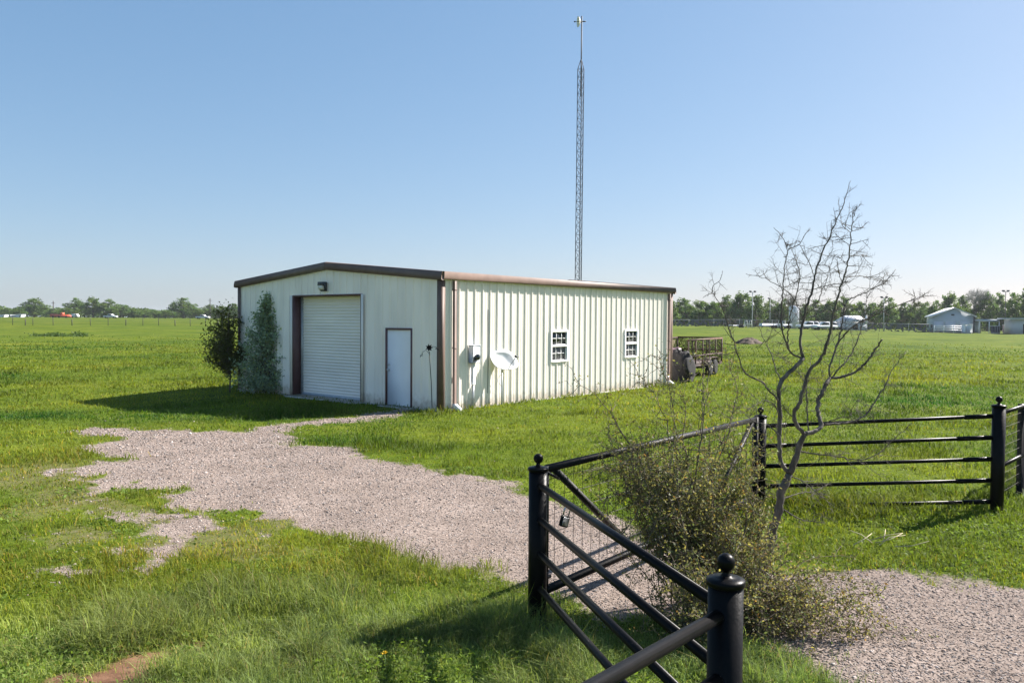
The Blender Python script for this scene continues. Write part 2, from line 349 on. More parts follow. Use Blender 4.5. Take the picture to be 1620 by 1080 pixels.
def ground_material():
    m = bpy.data.materials.new("field_ground"); m.use_nodes = True; nt = m.node_tree; p = nt.nodes["Principled BSDF"]; L = nt.links.new
    p.inputs["Roughness"].default_value = .95; p.inputs["Specular IOR Level"].default_value = .05
    tc = node(nt, "ShaderNodeTexCoord"); pos = tc.outputs["Object"]
    def nz(s, d=5, r=.55, st=None):
        n = node(nt, "ShaderNodeTexNoise"); n.inputs["Scale"].default_value = s; n.inputs["Detail"].default_value = d; n.inputs["Roughness"].default_value = r
        v = pos
        if st: mp = node(nt, "ShaderNodeMapping"); mp.inputs["Scale"].default_value = st; L(pos, mp.inputs[0]); v = mp.outputs[0]
        L(v, n.inputs["Vector"]); return n.outputs[0]
    def ramp(src, *st):
        r = node(nt, "ShaderNodeValToRGB"); e = r.color_ramp.elements
        while len(e) < len(st): e.new(.5)
        for q, (a, c) in zip(e, st): q.position = a; q.color = (*c, 1)
        L(src, r.inputs[0]); return r.outputs[0]
    def mix(f, a, b, bt='MIX'):
        x = node(nt, "ShaderNodeMix", data_type='RGBA', blend_type=bt)
        for i, v in ((0, f), (6, a), (7, b)):
            if hasattr(v, 'node'): L(v, x.inputs[i])
            else: x.inputs[i].default_value = v if i == 0 else (*v, 1)
        return x.outputs[2]
    def math_(op, a, b):
        x = node(nt, "ShaderNodeMath", operation=op)
        for i, v in enumerate((a, b)):
            if hasattr(v, 'node'): L(v, x.inputs[i])
            else: x.inputs[i].default_value = v
        return x.outputs[0]
    g1 = ramp(nz(.22, 6), (.30, (.066, .102, .010)), (.5, (.095, .134, .0125)), (.72, (.132, .158, .021)))
    g2 = ramp(nz(2.6, 6, .7), (.28, (.55, .6, .55)), (.5, (1, 1, 1)), (.75, (1.35, 1.22, 1.15)))
    g1 = mix(1., g1, ramp(nz(.045, 5, .6, (1, 2.2, 1)), (.32, (.72, .82, .85)), (.5, (1, 1, 1)), (.68, (1.22, 1.10, 1.05))), 'MULTIPLY')
    g1 = mix(.8, g1, mix(1., g1, ramp(nz(.5, 5, .65, (.6, 1.6, 1)), (.34, (.62, .72, .7)), (.55, (1.04, 1.03, 1)), (.72, (1.22, 1.15, 1.1))), 'MULTIPLY'))
    grass = mix(1., g1, g2, 'MULTIPLY')
    g3 = ramp(nz(28, 4, .8, (1, .5, 1)), (.3, (.5, .55, .5)), (.6, (1.15, 1.1, 1.1)))
    grass = mix(.8, grass, mix(1., grass, g3, 'MULTIPLY'))
    thatch = ramp(nz(6, 6, .7), (.3, (.08, .088, .03)), (.55, (.14, .128, .058)), (.75, (.21, .18, .11)))
    grav = ramp(nz(34, 3, .8), (.28, (.082, .066, .058)), (.5, (.235, .192, .168)), (.74, (.41, .35, .315)))
    grav = mix(1., grav, ramp(nz(1.3, 5), (.3, (.78, .75, .72)), (.7, (1.1, 1.08, 1.06))), 'MULTIPLY')
    soil = ramp(nz(9, 6, .7), (.3, (.10, .054, .033)), (.55, (.18, .10, .062)), (.8, (.24, .145, .095)))
    at_ = node(nt, "ShaderNodeAttribute", attribute_name="Cover"); sp = node(nt, "ShaderNodeSeparateColor"); L(at_.outputs[0], sp.inputs[0])
    fine = math_('MULTIPLY', math_('SUBTRACT', nz(11, 5, .75), .5), 1.1)
    def edge(ch):
        r = node(nt, "ShaderNodeMapRange", interpolation_type='SMOOTHSTEP'); L(math_('ADD', sp.outputs[ch], fine), r.inputs[0])
        r.inputs[1].default_value = .22; r.inputs[2].default_value = .72; return r.outputs[0]
    c = mix(math_('MULTIPLY', edge(2), .75), grass, thatch)
    c = mix(edge(1), c, soil); c = mix(edge(0), c, grav)
    L(c, p.inputs["Base Color"])
    b = node(nt, "ShaderNodeBump"); b.inputs["Strength"].default_value = .5; b.inputs["Distance"].default_value = .02
    L(nz(16, 6, .75), b.inputs["Height"]); L(b.outputs[0], p.inputs["Normal"])
    return m

# ------------------------------------------------------------------ ground: one sheet out to the horizon
def make_ground():
    th = np.concatenate([np.linspace(-44, 44, 300), np.linspace(47, 313, 70)]); th = np.radians(th); nt_ = len(th)
    rr = np.concatenate([[.02, .5, 1., 1.6, 2.2], 2.6 * 1.0125 ** np.arange(0, 350)]); rr = np.concatenate([rr, rr[-1] * 1.04 ** np.arange(1, 90)]); nr = len(rr)
    Rg, Tg = np.meshgrid(rr, th, indexing='ij'); x = Rg * np.sin(Tg); y = Rg * np.cos(Tg); z = ground_z(x, y)
    i, j = np.meshgrid(np.arange(nr - 1), np.arange(nt_), indexing='ij'); j2 = (j + 1) % nt_
    f = np.stack([i * nt_ + j, i * nt_ + j2, (i + 1) * nt_ + j2, (i + 1) * nt_ + j], -1).reshape(-1, 4)[:, ::-1]
    C = np.zeros((nr, nt_, 3)); near = rr < 40
    g, s, w = masks(x[near].ravel(), y[near].ravel()); C[near] = np.stack([g, s, w], -1).reshape(near.sum(), nt_, 3)
    mb = MB(); mb.add(np.stack([x, y, z], -1).reshape(-1, 3), f, C.reshape(-1, 3))
    o = mb.build("ground", ground_material(), smooth=True); tag(o, kind='structure')
    a = o.data.attributes["Col"]; a.name = "Cover"
make_ground()

# ------------------------------------------------------------------ metal building
def pz(zs): return zs
def metal_building():
    T = empty("metal_building", (*BC, 0), math.pi / 2 - YAW, "cream ribbed metal workshop with brown trim and a white roll-up door", "building")
    # local X runs along the side wall, Y along the gable front, outward normals are -X (front) and -Y (side)
    EV, RISE = 3.40, .4179
    def prof(u0, u1, off0=0, extra=()):
        us = []; P = .3048; k = math.floor(u0 / P) - 1
        while k * P < u1 + P:
            c = k * P + off0
            for d, h in ((-.036, 0), (-.013, .028), (.013, .028), (.036, 0), (.105, 0), (.115, .006), (.125, 0), (.185, 0), (.195, .006), (.205, 0)): us.append((c + d, h))
            k += 1
        us = sorted([q for q in us if u0 < q[0] < u1]); X = np.array([q[0] for q in us]); H = np.array([q[1] for q in us])
        xs = sorted(set([u0, u1] + [q[0] for q in us] + [e for e in extra if u0 < e < u1]))
        return [(q, float(np.interp(q, X, H))) for q in xs]
    def wall(name, u0, u1, top, xyz, openings, m, flip=False, off0=0):
        mb = MB(); P = prof(u0, u1, off0, [e for o in openings for e in o[:2]])
        for (a, ha), (b, hb) in zip(P[:-1], P[1:]):
            mid = (a + b) / 2; zs = [(0.02, None)]
            for (oa, ob, z0, z1) in openings:
                if oa < mid < ob: zs = ([(0.02, z0)] if z0 > .05 else []) + [(z1, None)]
            for z0, z1 in zs:
                za, zb = (top(a), top(b)) if z1 is None else (z1, z1)
                v = [xyz(a, ha, z0), xyz(b, hb, z0), xyz(b, hb, zb), xyz(a, ha, za)]
                mb.add(v, np.array([[3, 2, 1, 0]] if flip else [[0, 1, 2, 3]]))
        return mb.build(name, m, T)
    gable = lambda u: EV + .02 + RISE * (1 - abs(u - BW / 2) / (BW / 2)) * .97
    GA, GB, GH = 3.12, 6.26, 3.0; DA, DB, DH = 1.03, 2.07, 2.11
    WINS = [(4.60, 5.46, 1.09, 2.04), (8.76, 9.60, 1.09, 2.04)]
    wf = wall("front_wall", 0, BW, gable, lambda u, h, z: (-h, u, z), [(GA, GB, 0, GH), (DA, DB, 0, DH)], M['panel_stain'], True, .12)
    ws = wall("side_wall", 0, BL, lambda u: EV + .02, lambda u, h, z: (u, -h, z), WINS, M['panel'], False, .05)
    wall("back_wall", 0, BW, gable, lambda u, h, z: (BL + h, u, z), [], M['panel'])
    wall("side_wall", 0, BL, lambda u: EV + .02, lambda u, h, z: (u, BW + h, z), [], M['panel'], True)
    f = MB(); f.box(-.05, BL + .05, -.06, BW + .06, -.35, .02); f.build("foundation", M['concrete'], T)
    # roof
    def zt(y): return 3.50 + RISE * (1 - abs(y - BW / 2) / (BW / 2))
    r = MB()
    for y0, y1 in ((-.10, BW / 2), (BW / 2, BW + .10)):
        r.prism([(y0, zt(y0) - .05), (y1, zt(y1) - .05), (y1, zt(y1) + .04), (y0, zt(y0) + .04)], lambda p, e: (-.03 if e == 0 else BL + .03, p[0], p[1]))
    r.build("roof", M['roof'], T)
    for x0, x1, x2 in ((-.04, -.13, -.10), (BL + .04, BL + .13, BL + .10)):
        k = MB()
        for y0, y1 in ((-.13, BW / 2), (BW / 2, BW + .13)):
            sl = lambda y, d: (y, zt(y) + d)
            # sculpted rake: sloping upper face above a lower band
            pr = [(x0, -.16), (x1, -.14), (x1, -.05), (x2, .065), (x0, .075)]
            v = [(px_, y, zt(y) + dz) for y in (y0, y1) for px_, dz in pr]; n = 5
            k.add(v, [tuple(range(5)), tuple(range(9, 4, -1))] + [(i, (i + 1) % 5, (i + 1) % 5 + 5, i + 5) for i in range(5)])
        k.build("rake_trim", M['trim'], T)
    for s_, yb in ((-1, 0.), (1, BW)):
        g = MB(); pr = [(.0, -.135), (.095, -.135), (.118, -.10), (.125, .055), (.0, .070)]
        v = [(x, yb + s_ * (a + .035), 3.5 + dz) for x in (-.045, BL + .045) for a, dz in pr]
        g.add(v, [tuple(range(5)), tuple(range(9, 4, -1))] + [(i, (i + 1) % 5, (i + 1) % 5 + 5, i + 5) for i in range(5)])
        g.build("gutter", M['trim'], T)
    # corner trim
    for cx_, cy_, sx, sy in ((0, 0, -1, -1), (BL, 0, 1, -1), (0, BW, -1, 1), (BL, BW, 1, 1)):
        k = MB(); t = .042
        xa, xb = sorted((cx_ + sx * t, cx_ - sx * .10)); ya, yb = sorted((cy_ + sy * t, cy_ - sy * .11))
        k.box(xa, xb, *sorted((cy_ + sy * t, cy_ + sy * .036)), .03, 3.34); k.box(*sorted((cx_ + sx * t, cx_ + sx * .036)), ya, yb, .03, 3.36)
        k.build("corner_trim", M['trim'], T)
    # downspouts with white outlets
    for x in (.36, BL - .34):
        d = MB(); d.box(x, x + .10, -.125, -.045, .16, 3.34, .012)
        d.box(x, x + .10, -.135, -.035, 3.1, 3.13, .004); d.box(x, x + .10, -.135, -.035, 1.6, 1.63, .004)
        dd = d.build("downspout", M['trim'], T)
        e = MB(); e.prism([(-.045, .04), (-.045, .17), (-.125, .17), (-.31, .06), (-.30, -.02)], lambda p, q: (x - .004 + q * .108, p[0], p[1]))
        e.build("outlet", M['white'], dd)
    # rolling door in its brown jambs
    rec = .34
    j = MB(); j.box(-.045, rec, GA - .045, GA, .0, GH + .04); j.box(-.045, rec, GB, GB + .045, 0, GH + .04); j.box(-.045, rec, GA - .002, GB + .002, GH, GH + .045)
    j.build("door_jamb", M['trim_dark'], T)
    d = MB(); n = 33; pts = []
    for i in range(n):
        z0 = .04 + i * (GH - .04) / n; hgt = (GH - .04) / n
        for q, o in ((0, 0), (.10, .0), (.30, .016), (.80, .016), (.97, 0)): pts.append((rec - .06 - o, z0 + q * hgt))
    pts.append((rec - .06, GH)); V = []
    for (x, z) in pts: V += [(x, GA, z), (x, GB, z)]
    k = np.arange(len(pts) - 1) * 2; d.add(V, np.stack([k, k + 2, k + 3, k + 1], 1)); dr = d.build("roll_up_door", M['rollup'], T)
    b = MB(); b.box(rec - .11, rec - .03, GA + .002, GB - .002, .02, .10, .01); b.build("bottom_bar", M['galv'], dr)
    for y in (GA + .002, GB - .072):
        gd = MB(); gd.box(rec - .12, rec - .05, y, y + .07, .02, GH - .01)
        for q in range(30): gd.box(rec - .128, rec - .12, y + .02, y + .05, .1 + q * .095, .13 + q * .095)
        gd.build("guide", M['galv'], dr)
    bk = MB(); bk.box(rec, rec + .02, GA - .04, GB + .04, .02, GH + .04); bk.build("door_hood", M['fardark'], dr)
    sill = MB(); sill.box(-.32, rec, GA - .12, GB + .12, -.12, .028, .01); sill.build("door_sill", M['concrete'], T)
    for y0, y1 in ((GA - .14, GA - .047), (GB + .047, GB + .15)):
        lj = MB(); lj.box(-.062, -.046, y0, y1, .02, GH + .03); lj.build("jamb_flashing", M['panel'], T)
    # walk door
    w = MB()
    w.box(-.05, .1, DA, DA + .05, .02, DH); w.box(-.05, .1, DB - .05, DB, .02, DH); w.box(-.05, .1, DA + .05, DB - .05, DH - .05, DH)
    wd = w.build("door_frame", M['trim_dark'], T)
    p = MB(); p.box(-.015, .03, DA + .052, DB - .052, .035, DH - .052, .004); p.build("door_leaf", M['doorwhite'], wd)
    h = MB()
    Mx = np.array([[0, 0, -1], [0, 1, 0], [1, 0, 0]]); yk = DB - .12
    h.lathe([(.0, .0), (.032, .0), (.034, .008), (.014, .012), (.012, .035), (.028, .045), (.03, .06), (.018, .07), (0, .072)], 14, (-.015, yk, .98), M=Mx)
    h.build("door_knob", M['steel'], wd); h = MB(); h.lathe([(.0, .0), (.027, .0), (.027, .014), (.02, .02), (0, .02)], 14, (-.015, yk, 1.13), M=Mx); h.build("door_lock", M['steel'], wd)
    th = MB(); th.box(-.25, .0, DA - .1, DB + .1, -.1, .026, .008); th.build("door_step", M['concrete'], T)
    # windows
    for (a, b_, z0, z1) in WINS:
        f = MB(); t = .043
        f.box(a, a + t, -.05, .06, z0, z1, .004); f.box(b_ - t, b_, -.05, .06, z0, z1, .004); f.box(a + t, b_ - t, -.05, .06, z1 - t, z1, .004); f.box(a + t, b_ - t, -.06, .06, z0, z0 + t * .9, .004)
        fo = f.build("window", M['white'], T)
        zm = (z0 + z1) / 2 + .01
        for nm, lo, hi, yy, scr in (("sash", zm + .02, z1 - t, -.02, False), ("sash", z0 + t * .9, zm - .015, -.004, True)):
            s_ = MB(); ia, ib = a + t, b_ - t; q = .024
            s_.box(ia, ib, yy, yy + .03, hi - q, hi); s_.box(ia, ib, yy, yy + .03, lo, lo + q)
            s_.box(ia, ia + q, yy, yy + .03, lo + q, hi - q); s_.box(ib - q, ib, yy, yy + .03, lo + q, hi - q)
            for e in (1, 2): x = ia + (ib - ia) * e / 3; s_.box(x - .008, x + .008, yy + .006, yy + .024, lo + q, hi - q)
            zc = (lo + hi) / 2; xs = [ia + q, ia + (ib - ia) / 3 - .008, ia + (ib - ia) / 3 + .008, ia + 2 * (ib - ia) / 3 - .008, ia + 2 * (ib - ia) / 3 + .008, ib - q]
            for e in (0, 2, 4): s_.box(xs[e], xs[e + 1], yy + .006, yy + .024, zc - .008, zc + .008)
            so = s_.build("sash", M['white'], fo)
        g = MB(); g.box(a + t, b_ - t, .010, .014, zm + .02, z1 - t); g.build("pane", M['glass'], fo)
        g = MB(); g.box(a + t, b_ - t, .027, .031, z0 + t, zm); g.build("pane", M['screen'], fo)
        r_ = MB(); r_.box(a + t, b_ - t, -.055, .03, zm - .022, zm + .022, .004); r_.build("meeting_rail", M['white'], fo)
    # wall lamp
    l = MB(); y0, z0 = 4.62, 3.14
    l.prism([(-.04, .0), (-.04, .27), (-.19, .27), (-.20, .17), (-.13, .15), (-.12, .03), (-.07, 0)], lambda p, e: (p[0], y0 + e * .24, z0 + p[1]))
    lo = l.build("wall_lamp", M['fardark'], T)
    g = MB(); g.prism([(-.125, .035), (-.135, .148), (-.195, .166), (-.185, .06)], lambda p, e: (p[0], y0 + .02 + e * .20, z0 + p[1])); g.build("lens", M['pale_plastic'], lo)
    # electric meter
    e = MB(); e.box(.98, 1.27, -.21, -.035, 1.20, 1.66, .012); eb = e.build("meter_box", M['galv'], T)
    e = MB(); e.lathe([(.085, 0), (.085, .03), (.075, .06), (.05, .085), (0, .09)], 18, (1.125, -.21, 1.36), M=np.array([[1, 0, 0], [0, 0, -1], [0, 1, 0]])); e.build("meter_dial", M['glass'], eb)
    e = MB(); e.box(.97, 1.28, -.225, -.03, 1.655, 1.675, .004); e.build("meter_lid", M['galv'], eb)
    e = MB(); e.box(1.075, 1.165, -.13, -.04, .62, 1.2, .008); e.build("conduit_cover", M['white'], eb)
    e = MB(); e.tube([(1.12, -.085, -.1), (1.12, -.085, .64)], .03, 10); e.build("conduit", M['galv'], eb)
    c = MB(); c.tube([(1.79, -.012, .35), (1.80, -.012, 1.2), (1.795, -.012, 2.1), (1.8, -.012, 2.62)], .008, 5); c.build("cable", M['fardark'], T)
    # short black conduit and faint hose bib low on side wall
    c = MB(); c.tube([(11.62, -.05, .35), (11.62, -.12, .33), (11.62, -.15, .22)], .016, 8); c.build("hose_bib", M['steel'], T)
    return T
metal_building()

# ------------------------------------------------------------------ dish beside the building
def wall_point(x, out, z):    # building side wall coordinates -> world
    p = BC + S2 * x + N2 * out; return np.array([p[0], p[1], z])
def dish():
    b = wall_point(2.18, .18, 0); b[2] = ground_z(b[0], b[1])
    T = empty("satellite_dish", b, 0, "white oval satellite dish on a thin pole against the cream side wall", "satellite dish")
    p = MB(); p.tube([(0, 0, -.2), (0, 0, .98)], .021, 10); p.build("mast", M['galv'], T)
    n = np.array((.40, -.62, .67)); n /= np.linalg.norm(n); u = np.cross((0, 0, 1.), n); u /= np.linalg.norm(u); v = np.cross(n, u)
    c = np.array((.06, -.05, 1.27)); mb = MB(); A, B, D = .40, .35, .085; na = 40; ring = []
    V = [c - n * D]
    for k in range(1, 8):
        r = k / 7
        for a in np.arange(na) * 2 * math.pi / na: q_ = (abs(math.cos(a)) ** 2.7 + abs(math.sin(a)) ** 2.7) ** (-1 / 2.7); V.append(c + u * A * r * q_ * math.cos(a) + v * B * r * q_ * math.sin(a) - n * D * (1 - r * r))
    for a in np.arange(na) * 2 * math.pi / na: q_ = (abs(math.cos(a)) ** 2.7 + abs(math.sin(a)) ** 2.7) ** (-1 / 2.7); V.append(c + u * (A + .012) * q_ * math.cos(a) + v * (B + .012) * q_ * math.sin(a) - n * .012)
    V.append(c - n * (D + .012))
    fs = [(0, 1 + i, 1 + (i + 1) % na) for i in range(na)]
    for k in range(7): fs += [(1 + k * na + i, 1 + (k + 1) * na + i, 1 + (k + 1) * na + (i + 1) % na, 1 + k * na + (i + 1) % na) for i in range(na)]
    last = 1 + 7 * na; fs += [(last + i, len(V) - 1, last + (i + 1) % na) for i in range(na)]
    mb.add(V, fs); mb.build("reflector", M['white'], T, smooth=True)
    a = MB(); lnb = c + n * .40 - v * .24 + u * .10
    a.tube([c - v * B * .98, c - v * B * .9 + n * .12, lnb], .012, 6); a.build("arm", M['galv'], T)
    l = MB(); l.tube([lnb, lnb - n * .05 + v * .05], [.032, .03], 10); l.tube([lnb - u * .06, lnb + u * .08], .014, 6); l.build("receiver", M['fardark'], T)
    k = MB(); k.tube([(0, 0, .9), (0, 0, 1.0), tuple(c - n * .1)], .026, 8)
    k.tube([(0, 0, .86), (-.09, -.03, .78), (-.12, -.02, .66), (-.05, 0, .58), (0, -.02, .5)], .006, 5); k.build("bracket", M['galv'], T)
dish()

# ------------------------------------------------------------------ ornamental garden stake by the front corner
def stake():
    b = on_ground(684, 652); T = empty("garden_stake", b, 0, "tall thin black garden stake with a curled flower top by the front corner", "garden stake")
    p = MB(); top = at(679, 556, b[1]) - b; p.tube([(0, 0, -.1), tuple(top * .5 + (.012, 0, 0)), tuple(top)], .011, 6); p.build("rod", M['black'], T)
    f = MB(); c = top + (0, 0, .10)
    for k in range(7):
        a = k * 2 * math.pi / 7; d = np.array((math.cos(a), 0, math.sin(a)))
        f.tube([c, c + d * .05 + (0, -.02, 0), c + d * .095], [.012, .024, .004], 6)
    f.lathe([(0, -.02), (.025, -.01), (.025, .01), (0, .02)], 10, tuple(c + (0, -.02, 0)), M=np.array([[1, 0, 0], [0, 0, -1], [0, 1, 0]])); f.build("flower", M['black'], T)
    l = MB()
    l.tube([top + (0, 0, -.05), top + (-.08, -.02, .04), top + (-.17, -.02, -.02), top + (-.19, -.02, -.10), top + (-.155, -.02, -.11)], .006, 5)
    l.tube([top + (0, 0, .02), top + (.08, .0, .13), top + (.17, 0, .12), top + (.22, 0, .04)], .006, 5)
    for q in ((-.19, -.02, -.1), (.2, 0, .08)):
        l.add(leaf_quads(np.repeat((top + q)[None], 4, 0), .06, .03).reshape(-1, 3), np.arange(16).reshape(4, 4))
    l.build("curl", M['black'], T)
stake()

# ------------------------------------------------------------------ pipe fence, gate
FA = np.array((.225, 6.62)); FB = np.array((.965, 3.56)); FC = np.array((3.40, 10.9)); FD = np.array((6.22, 10.2)); FE = np.array((7.16, 11.18)); FG = np.array((-1.15, 1.1))
PTOP = {'A': 1.13, 'B': 1.20, 'C': 1.07, 'D': 1.305, 'E': 1.2, 'G': 1.25}
def post(xy, ztop, parent, org, r=.078):
    g = float(ground_z(*xy)); o = np.array((xy[0], xy[1], 0)) - org
    p = MB(); p.lathe([(r, g - .3), (r, ztop - .03)], 28, o); po = p.build("post", M['black'], parent, smooth=True)
    po.data.polygons.foreach_set("use_smooth", np.array([len(q.vertices) == 4 for q in po.data.polygons]))
    c = MB(); c.lathe([(r + .001, ztop - .034), (r + .008, ztop - .03), (r + .009, ztop - .012), (r + .005, ztop - .004), (r * .72, ztop + .004), (.028, ztop + .007), (.026, ztop + .012)], 28, o); c.build("cap", M['black'], po, smooth=True)
    b = MB(); pr = [(.026, .0), (.02, .008), (.015, .018), (.017, .024), (.022, .028)] + [(.041 * math.sin(a), .062 - .041 * math.cos(a)) for a in np.linspace(.55, math.pi, 12)]
    b.lathe([(q, ztop + .008 + z) for q, z in pr], 20, o); b.build("finial", M['black'], po, smooth=True)
def rails(p, q, zp, zq, parent, org, n=5, sp=.283, r=.0275, sleeve=0, trim=.06):
    d = q - p; d = d / np.linalg.norm(d)
    for k in range(n):
        a = np.array((*(p + d * trim), zp - .145 - k * sp)) - org; b = np.array((*(q - d * trim), zq - .145 - k * sp)) - org
        m = MB(); m.tube([a, b], r, 14)
        if sleeve: m.tube([b + (a - b) * .12 * (1 + .25 * (k % 2)), b], r + .006, 14); m.tube([a, a + (b - a) * .1], r + .006, 14)
        o = m.build("rail", M['black'], parent, smooth=True)
        o.data.polygons.foreach_set("use_smooth", np.array([len(t.vertices) == 4 for t in o.data.polygons]))
def fence():
    oa = np.array((*FA, float(ground_z(*FA)))); T = empty("pipe_fence", oa, 0, "near black pipe fence wing with five rails and ball topped posts left of the shrub", "fence", "black pipe fence wings either side of the gate")
    post(FA, PTOP['A'], T, oa); post(FB, PTOP['B'], T, oa); post(FG, PTOP['G'], T, oa)
    rails(FA, FB, PTOP['A'], PTOP['B'], T, oa); rails(FB, FG, PTOP['B'] - .01, PTOP['G'], T, oa, r=.030)
    od = np.array((*FD, float(ground_z(*FD)))); T = empty("pipe_fence", od, 0, "far black pipe fence wing with thin rails crossing the field behind the bare tree", "fence", "black pipe fence wings either side of the gate")
    post(FC, PTOP['C'], T, od); post(FD, PTOP['D'], T, od)
    rails(FC, FD, PTOP['C'], PTOP['D'], T, od, sp=.275, r=.024, sleeve=1)
    e = np.array((*FE, float(ground_z(*FE)))) - od; m = MB(); m.box(e[0] - .05, e[0] + .05, e[1] - .05, e[1] + .05, -.2, PTOP['E'] - od[2] + .02, .006); m.build("post", M['black'], T, ).__setitem__('label', "square black intermediate post")
    far = FD + (FE - FD) * 3.2
    for z in (1.19, .50):
        m = MB(); m.tube([np.array((*FD, z)) - od, np.array((*FE, z)) - od, np.array((*far, z)) - od], .027, 12); m.build("rail", M['black'], T, smooth=True)['label'] = "glossy rail of the mesh panel"
    w = MB(); L_ = np.linalg.norm(far - FD); dd = (far - FD) / L_
    for k in range(int(L_ / .07)):
        q = FD + dd * (.1 + k * .07); w.tube([np.array((*q, .12)) - od, np.array((*q, 1.17)) - od], .0028, 4, cap=False)
    for k in range(9): w.tube([np.array((*FD, .15 + k * .12)) - od, np.array((*far, .15 + k * .12)) - od], .0022, 4, cap=False)
    w.build("wire_mesh", M['wire'], T)
fence()
def gate():
    d = FC - FA; Lg = np.linalg.norm(d); d = d / Lg; g0 = float(ground_z(*FA)); o = np.array((*FA, g0)); a0, a1 = .13, Lg - .17
    T = empty("field_gate", o, math.atan2(d[1], d[0]), "closed black tube gate with wire mesh and slanted braces across the gravel drive", "gate")
    zt0, zt1 = 1.10 - g0, 1.03 - g0; zb0, zb1 = .07 - g0, -.02 - g0      # local x runs along the gate
    zt = lambda x: zt0 + (zt1 - zt0) * x / Lg; zb = lambda x: zb0 + (zb1 - zb0) * x / Lg
    def rl(name, p, q, w=.05):
        m = MB(); m.bar(p, q, w, w * .95, (0, 1, 0) if abs(p[0] - q[0]) < .01 else (0, 0, 1)); return m.build(name, M['blackrough'], T)
    rl("top_rail", (a0, 0, zt(a0)), (a1, 0, zt(a1)), .055); rl("bottom_rail", (a0, 0, zb(a0)), (a1, 0, zb(a1)), .055)
    rl("stile", (a0 + .02, 0, zb(a0)), (a0 + .02, 0, zt(a0)), .012); rl("stile", (a1 - .03, 0, zb(a1)), (a1 - .03, 0, zt(a1) + .03), .07)
    rl("brace", (a0 + .12, -.002, zt(a0) - .03), (1.68, -.002, zb(1.7) + .03), .048); rl("brace", (a1 - .16, -.002, zt(a1) - .03), (Lg - 1.75, -.002, zb(Lg - 1.7) + .03), .048)
    w = MB(); x = a0 + .14; r = .0026
    while x < a1 - .06: w.tube([(x, .012, zb(x)), (x, .012, zt(x))], r, 4, cap=False); x += .152
    for k in range(1, 7): w.tube([(a0, .016, zb(a0) + k * .155), (a1, .016, zb(a1) + k * .15)], r, 4, cap=False)
    w.build("wire_mesh", M['wire'], T)
    for z in (zt(0) - .03, zb(0) + .1):
        h = MB(); h.tube([(.06, 0, z), (a0 + .06, 0, z)], .016, 8); h.tube([(a0 - .01, 0, z - .05), (a0 - .01, 0, z + .05)], .022, 10)
        h.build("hinge", M['blackrough'], T)
    h = MB(); h.bar((.07, -.04, zt(0) - .02), (.24, -.05, zt(0) - .10), .014, .02); h.build("latch", M['blackrough'], T)
    # padlock hanging on the mesh
    p = at(896, 812, FA[1] + .32); L_ = empty("padlock", p, math.atan2(d[1], d[0]) - .5, "steel and black padlock hanging on the gate mesh beside the post", "padlock")
    L_.scale = (1.55, 1.55, 1.55); L_.rotation_euler = (0, .28, math.atan2(d[1], d[0]) - .5)
    b = MB(); b.box(-.026, .026, -.014, .014, -.075, -.01, .006); b.build("body", M['black'], L_)
    b = MB(); b.box(-.018, .018, -.017, -.0142, -.066, -.02, .001); b.build("face_plate", M['steel'], L_)
    s_ = MB(); s_.tube([(-.018, 0, -.012), (-.018, 0, .022), (-.01, 0, .038), (.0, 0, .043), (.01, 0, .038), (.018, 0, .022), (.018, 0, -.012)], .0045, 8); s_.build("shackle", M['steel'], L_, smooth=True)
gate()

